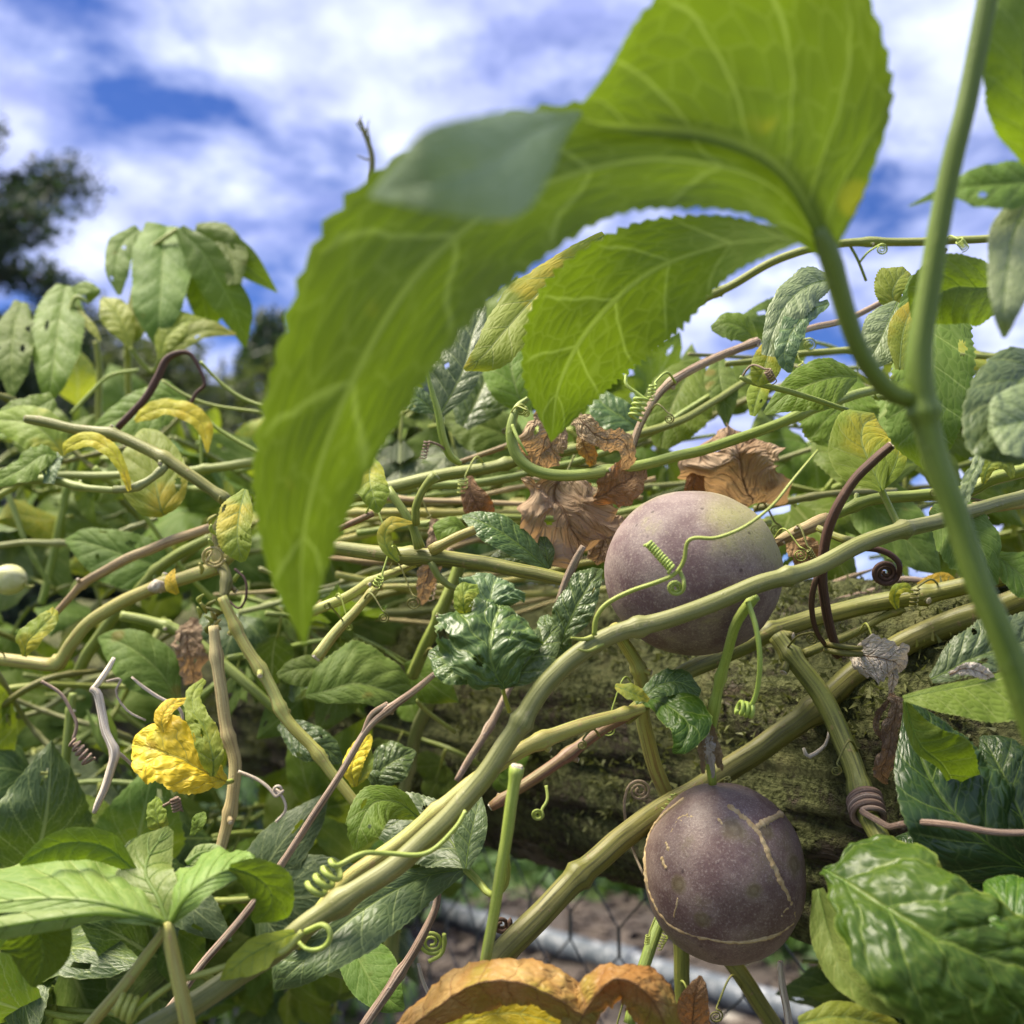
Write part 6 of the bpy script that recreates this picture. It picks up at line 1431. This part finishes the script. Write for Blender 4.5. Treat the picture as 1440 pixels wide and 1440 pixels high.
fill('leafy shoot behind the old grey-brown arching vine', 'shoots behind the dried leaves', 3, (860, 980), (560, 640), (.52, .62), ('green', 'mid'), 4, .05, 19, tilt=(-.2, .2))
fill('shaded shoot hanging under the log behind the glossy leaf', 'shoots under the log', 4, (1180, 1460), (1290, 1460), (.40, .5), ('dark', 'mid', 'gloss')[:2], 5, .055, 20)

# tangled bare vines behind the traced ones
rs = np.random.RandomState(77)
for i in range(34):
    x0 = rs.uniform(300, 560); x1 = x0 + rs.uniform(260, 520)
    y0 = rs.uniform(690, 870); y1 = y0 + rs.uniform(-70, 40)
    d = rs.uniform(.42, .62)
    q = [(x0, y0, d, 0), ((2 * x0 + x1) / 3, (2 * y0 + y1) / 3 + rs.uniform(-25, 25), d + rs.uniform(-.02, .02), 0), ((x0 + 2 * x1) / 3, (y0 + 2 * y1) / 3 + rs.uniform(-25, 25), d + rs.uniform(-.02, .02), 0), (x1, y1, d, 0)]
    w_ = rs.uniform(6, 15)
    q = [(a, b, c, w_) for a, b, c, _ in q]
    m_ = ('s_green', 's_olive', 's_grey', 's_twig', 's_tan', 's_yellow')[rs.randint(6)]
    stem('tangled bare vine lying behind the log top', q, m_, group='bare vines tangled above the log', sides=8, stubs=False)
for i in range(24):
    x0 = rs.uniform(-40, 330); y0 = rs.uniform(620, 1150); a = rs.uniform(-1.2, 1.2)
    L_ = rs.uniform(150, 330); d = rs.uniform(.46, .6)
    q = [(x0 + math.cos(a) * L_ * t, y0 + math.sin(a) * L_ * t + rs.uniform(-18, 18), d + rs.uniform(-.02, .02), rs.uniform(8, 14)) for t in (-.5, -.17, .17, .5)]
    stem('bare vine woven through the leaves around the kinked vine', q, ('s_green', 's_olive', 's_fresh', 's_grey')[rs.randint(4)], group='bare vines woven through the left tangle', sides=8, stubs=False)
for i in range(14):
    x0 = rs.uniform(960, 1400); y0 = rs.uniform(500, 720); a = rs.uniform(-.45, .2)
    L_ = rs.uniform(200, 380); d = rs.uniform(.42, .55)
    q = [(x0 + math.cos(a) * L_ * t, y0 + math.sin(a) * L_ * t + rs.uniform(-14, 14), d + rs.uniform(-.02, .02), rs.uniform(6, 12)) for t in (-.5, -.17, .17, .5)]
    stem('slim bare vine crossing behind the toothed leaves', q, ('s_green', 's_olive', 's_fresh', 's_grey')[rs.randint(4)], group='bare vines of the right tangle', sides=8, stubs=False)

# small tendrils all over the vines: parts of the vine they grow from
rs = np.random.RandomState(5)
vines = [o for o in list(COL.objects) if o.name.startswith('climbing_vine') and o.parent is None]
n_t = 0
for o in vines:
    st = [c for c in o.children if c.name.startswith('stem')]
    if not st or n_t > 48: continue
    me = st[0].data
    base = np.array(o.location)
    for q in range(1 if rs.rand() < 0.6 else 2):
        v = np.array(me.vertices[rs.randint(len(me.vertices))].co) + base
        rel = v - CAM
        d = float(np.dot(rel, FWD))
        if d < 0.31 or d > 0.6: continue
        x, y = 720 + np.dot(rel, RGT) / d * 1440, 720 - np.dot(rel, UPV) / d * 1440
        s = rs.uniform(.6, 1.3); sg = -1 if rs.rand() < .5 else 1
        x1, y1 = x + sg * 30 * s, y + rs.uniform(-35, 45) * s
        pts = [[(x, y, d), (x + sg * 12 * s, y - 14 * s, d - .006), (x1, y1, d - .010)]]
        if rs.rand() < 0.55: pts.append(helix_px((x1, y1, d - .010), (x1 + sg * rs.uniform(2, 14), y1 + rs.uniform(14, 30) * s, d - .008), rs.uniform(3, 6), rs.uniform(4, 8), 70))
        else: pts.append(spiral_px((x1, y1 + 8 * s, d - .010), 2.2, 9 * s, 3, -1.5, 0.5))
        tendril(pts, rs.uniform(2.4, 4), d, ('tendril', 'tendril', 's_twig', 's_olive')[rs.randint(4)], o, w2=1.4)
        n_t += 1
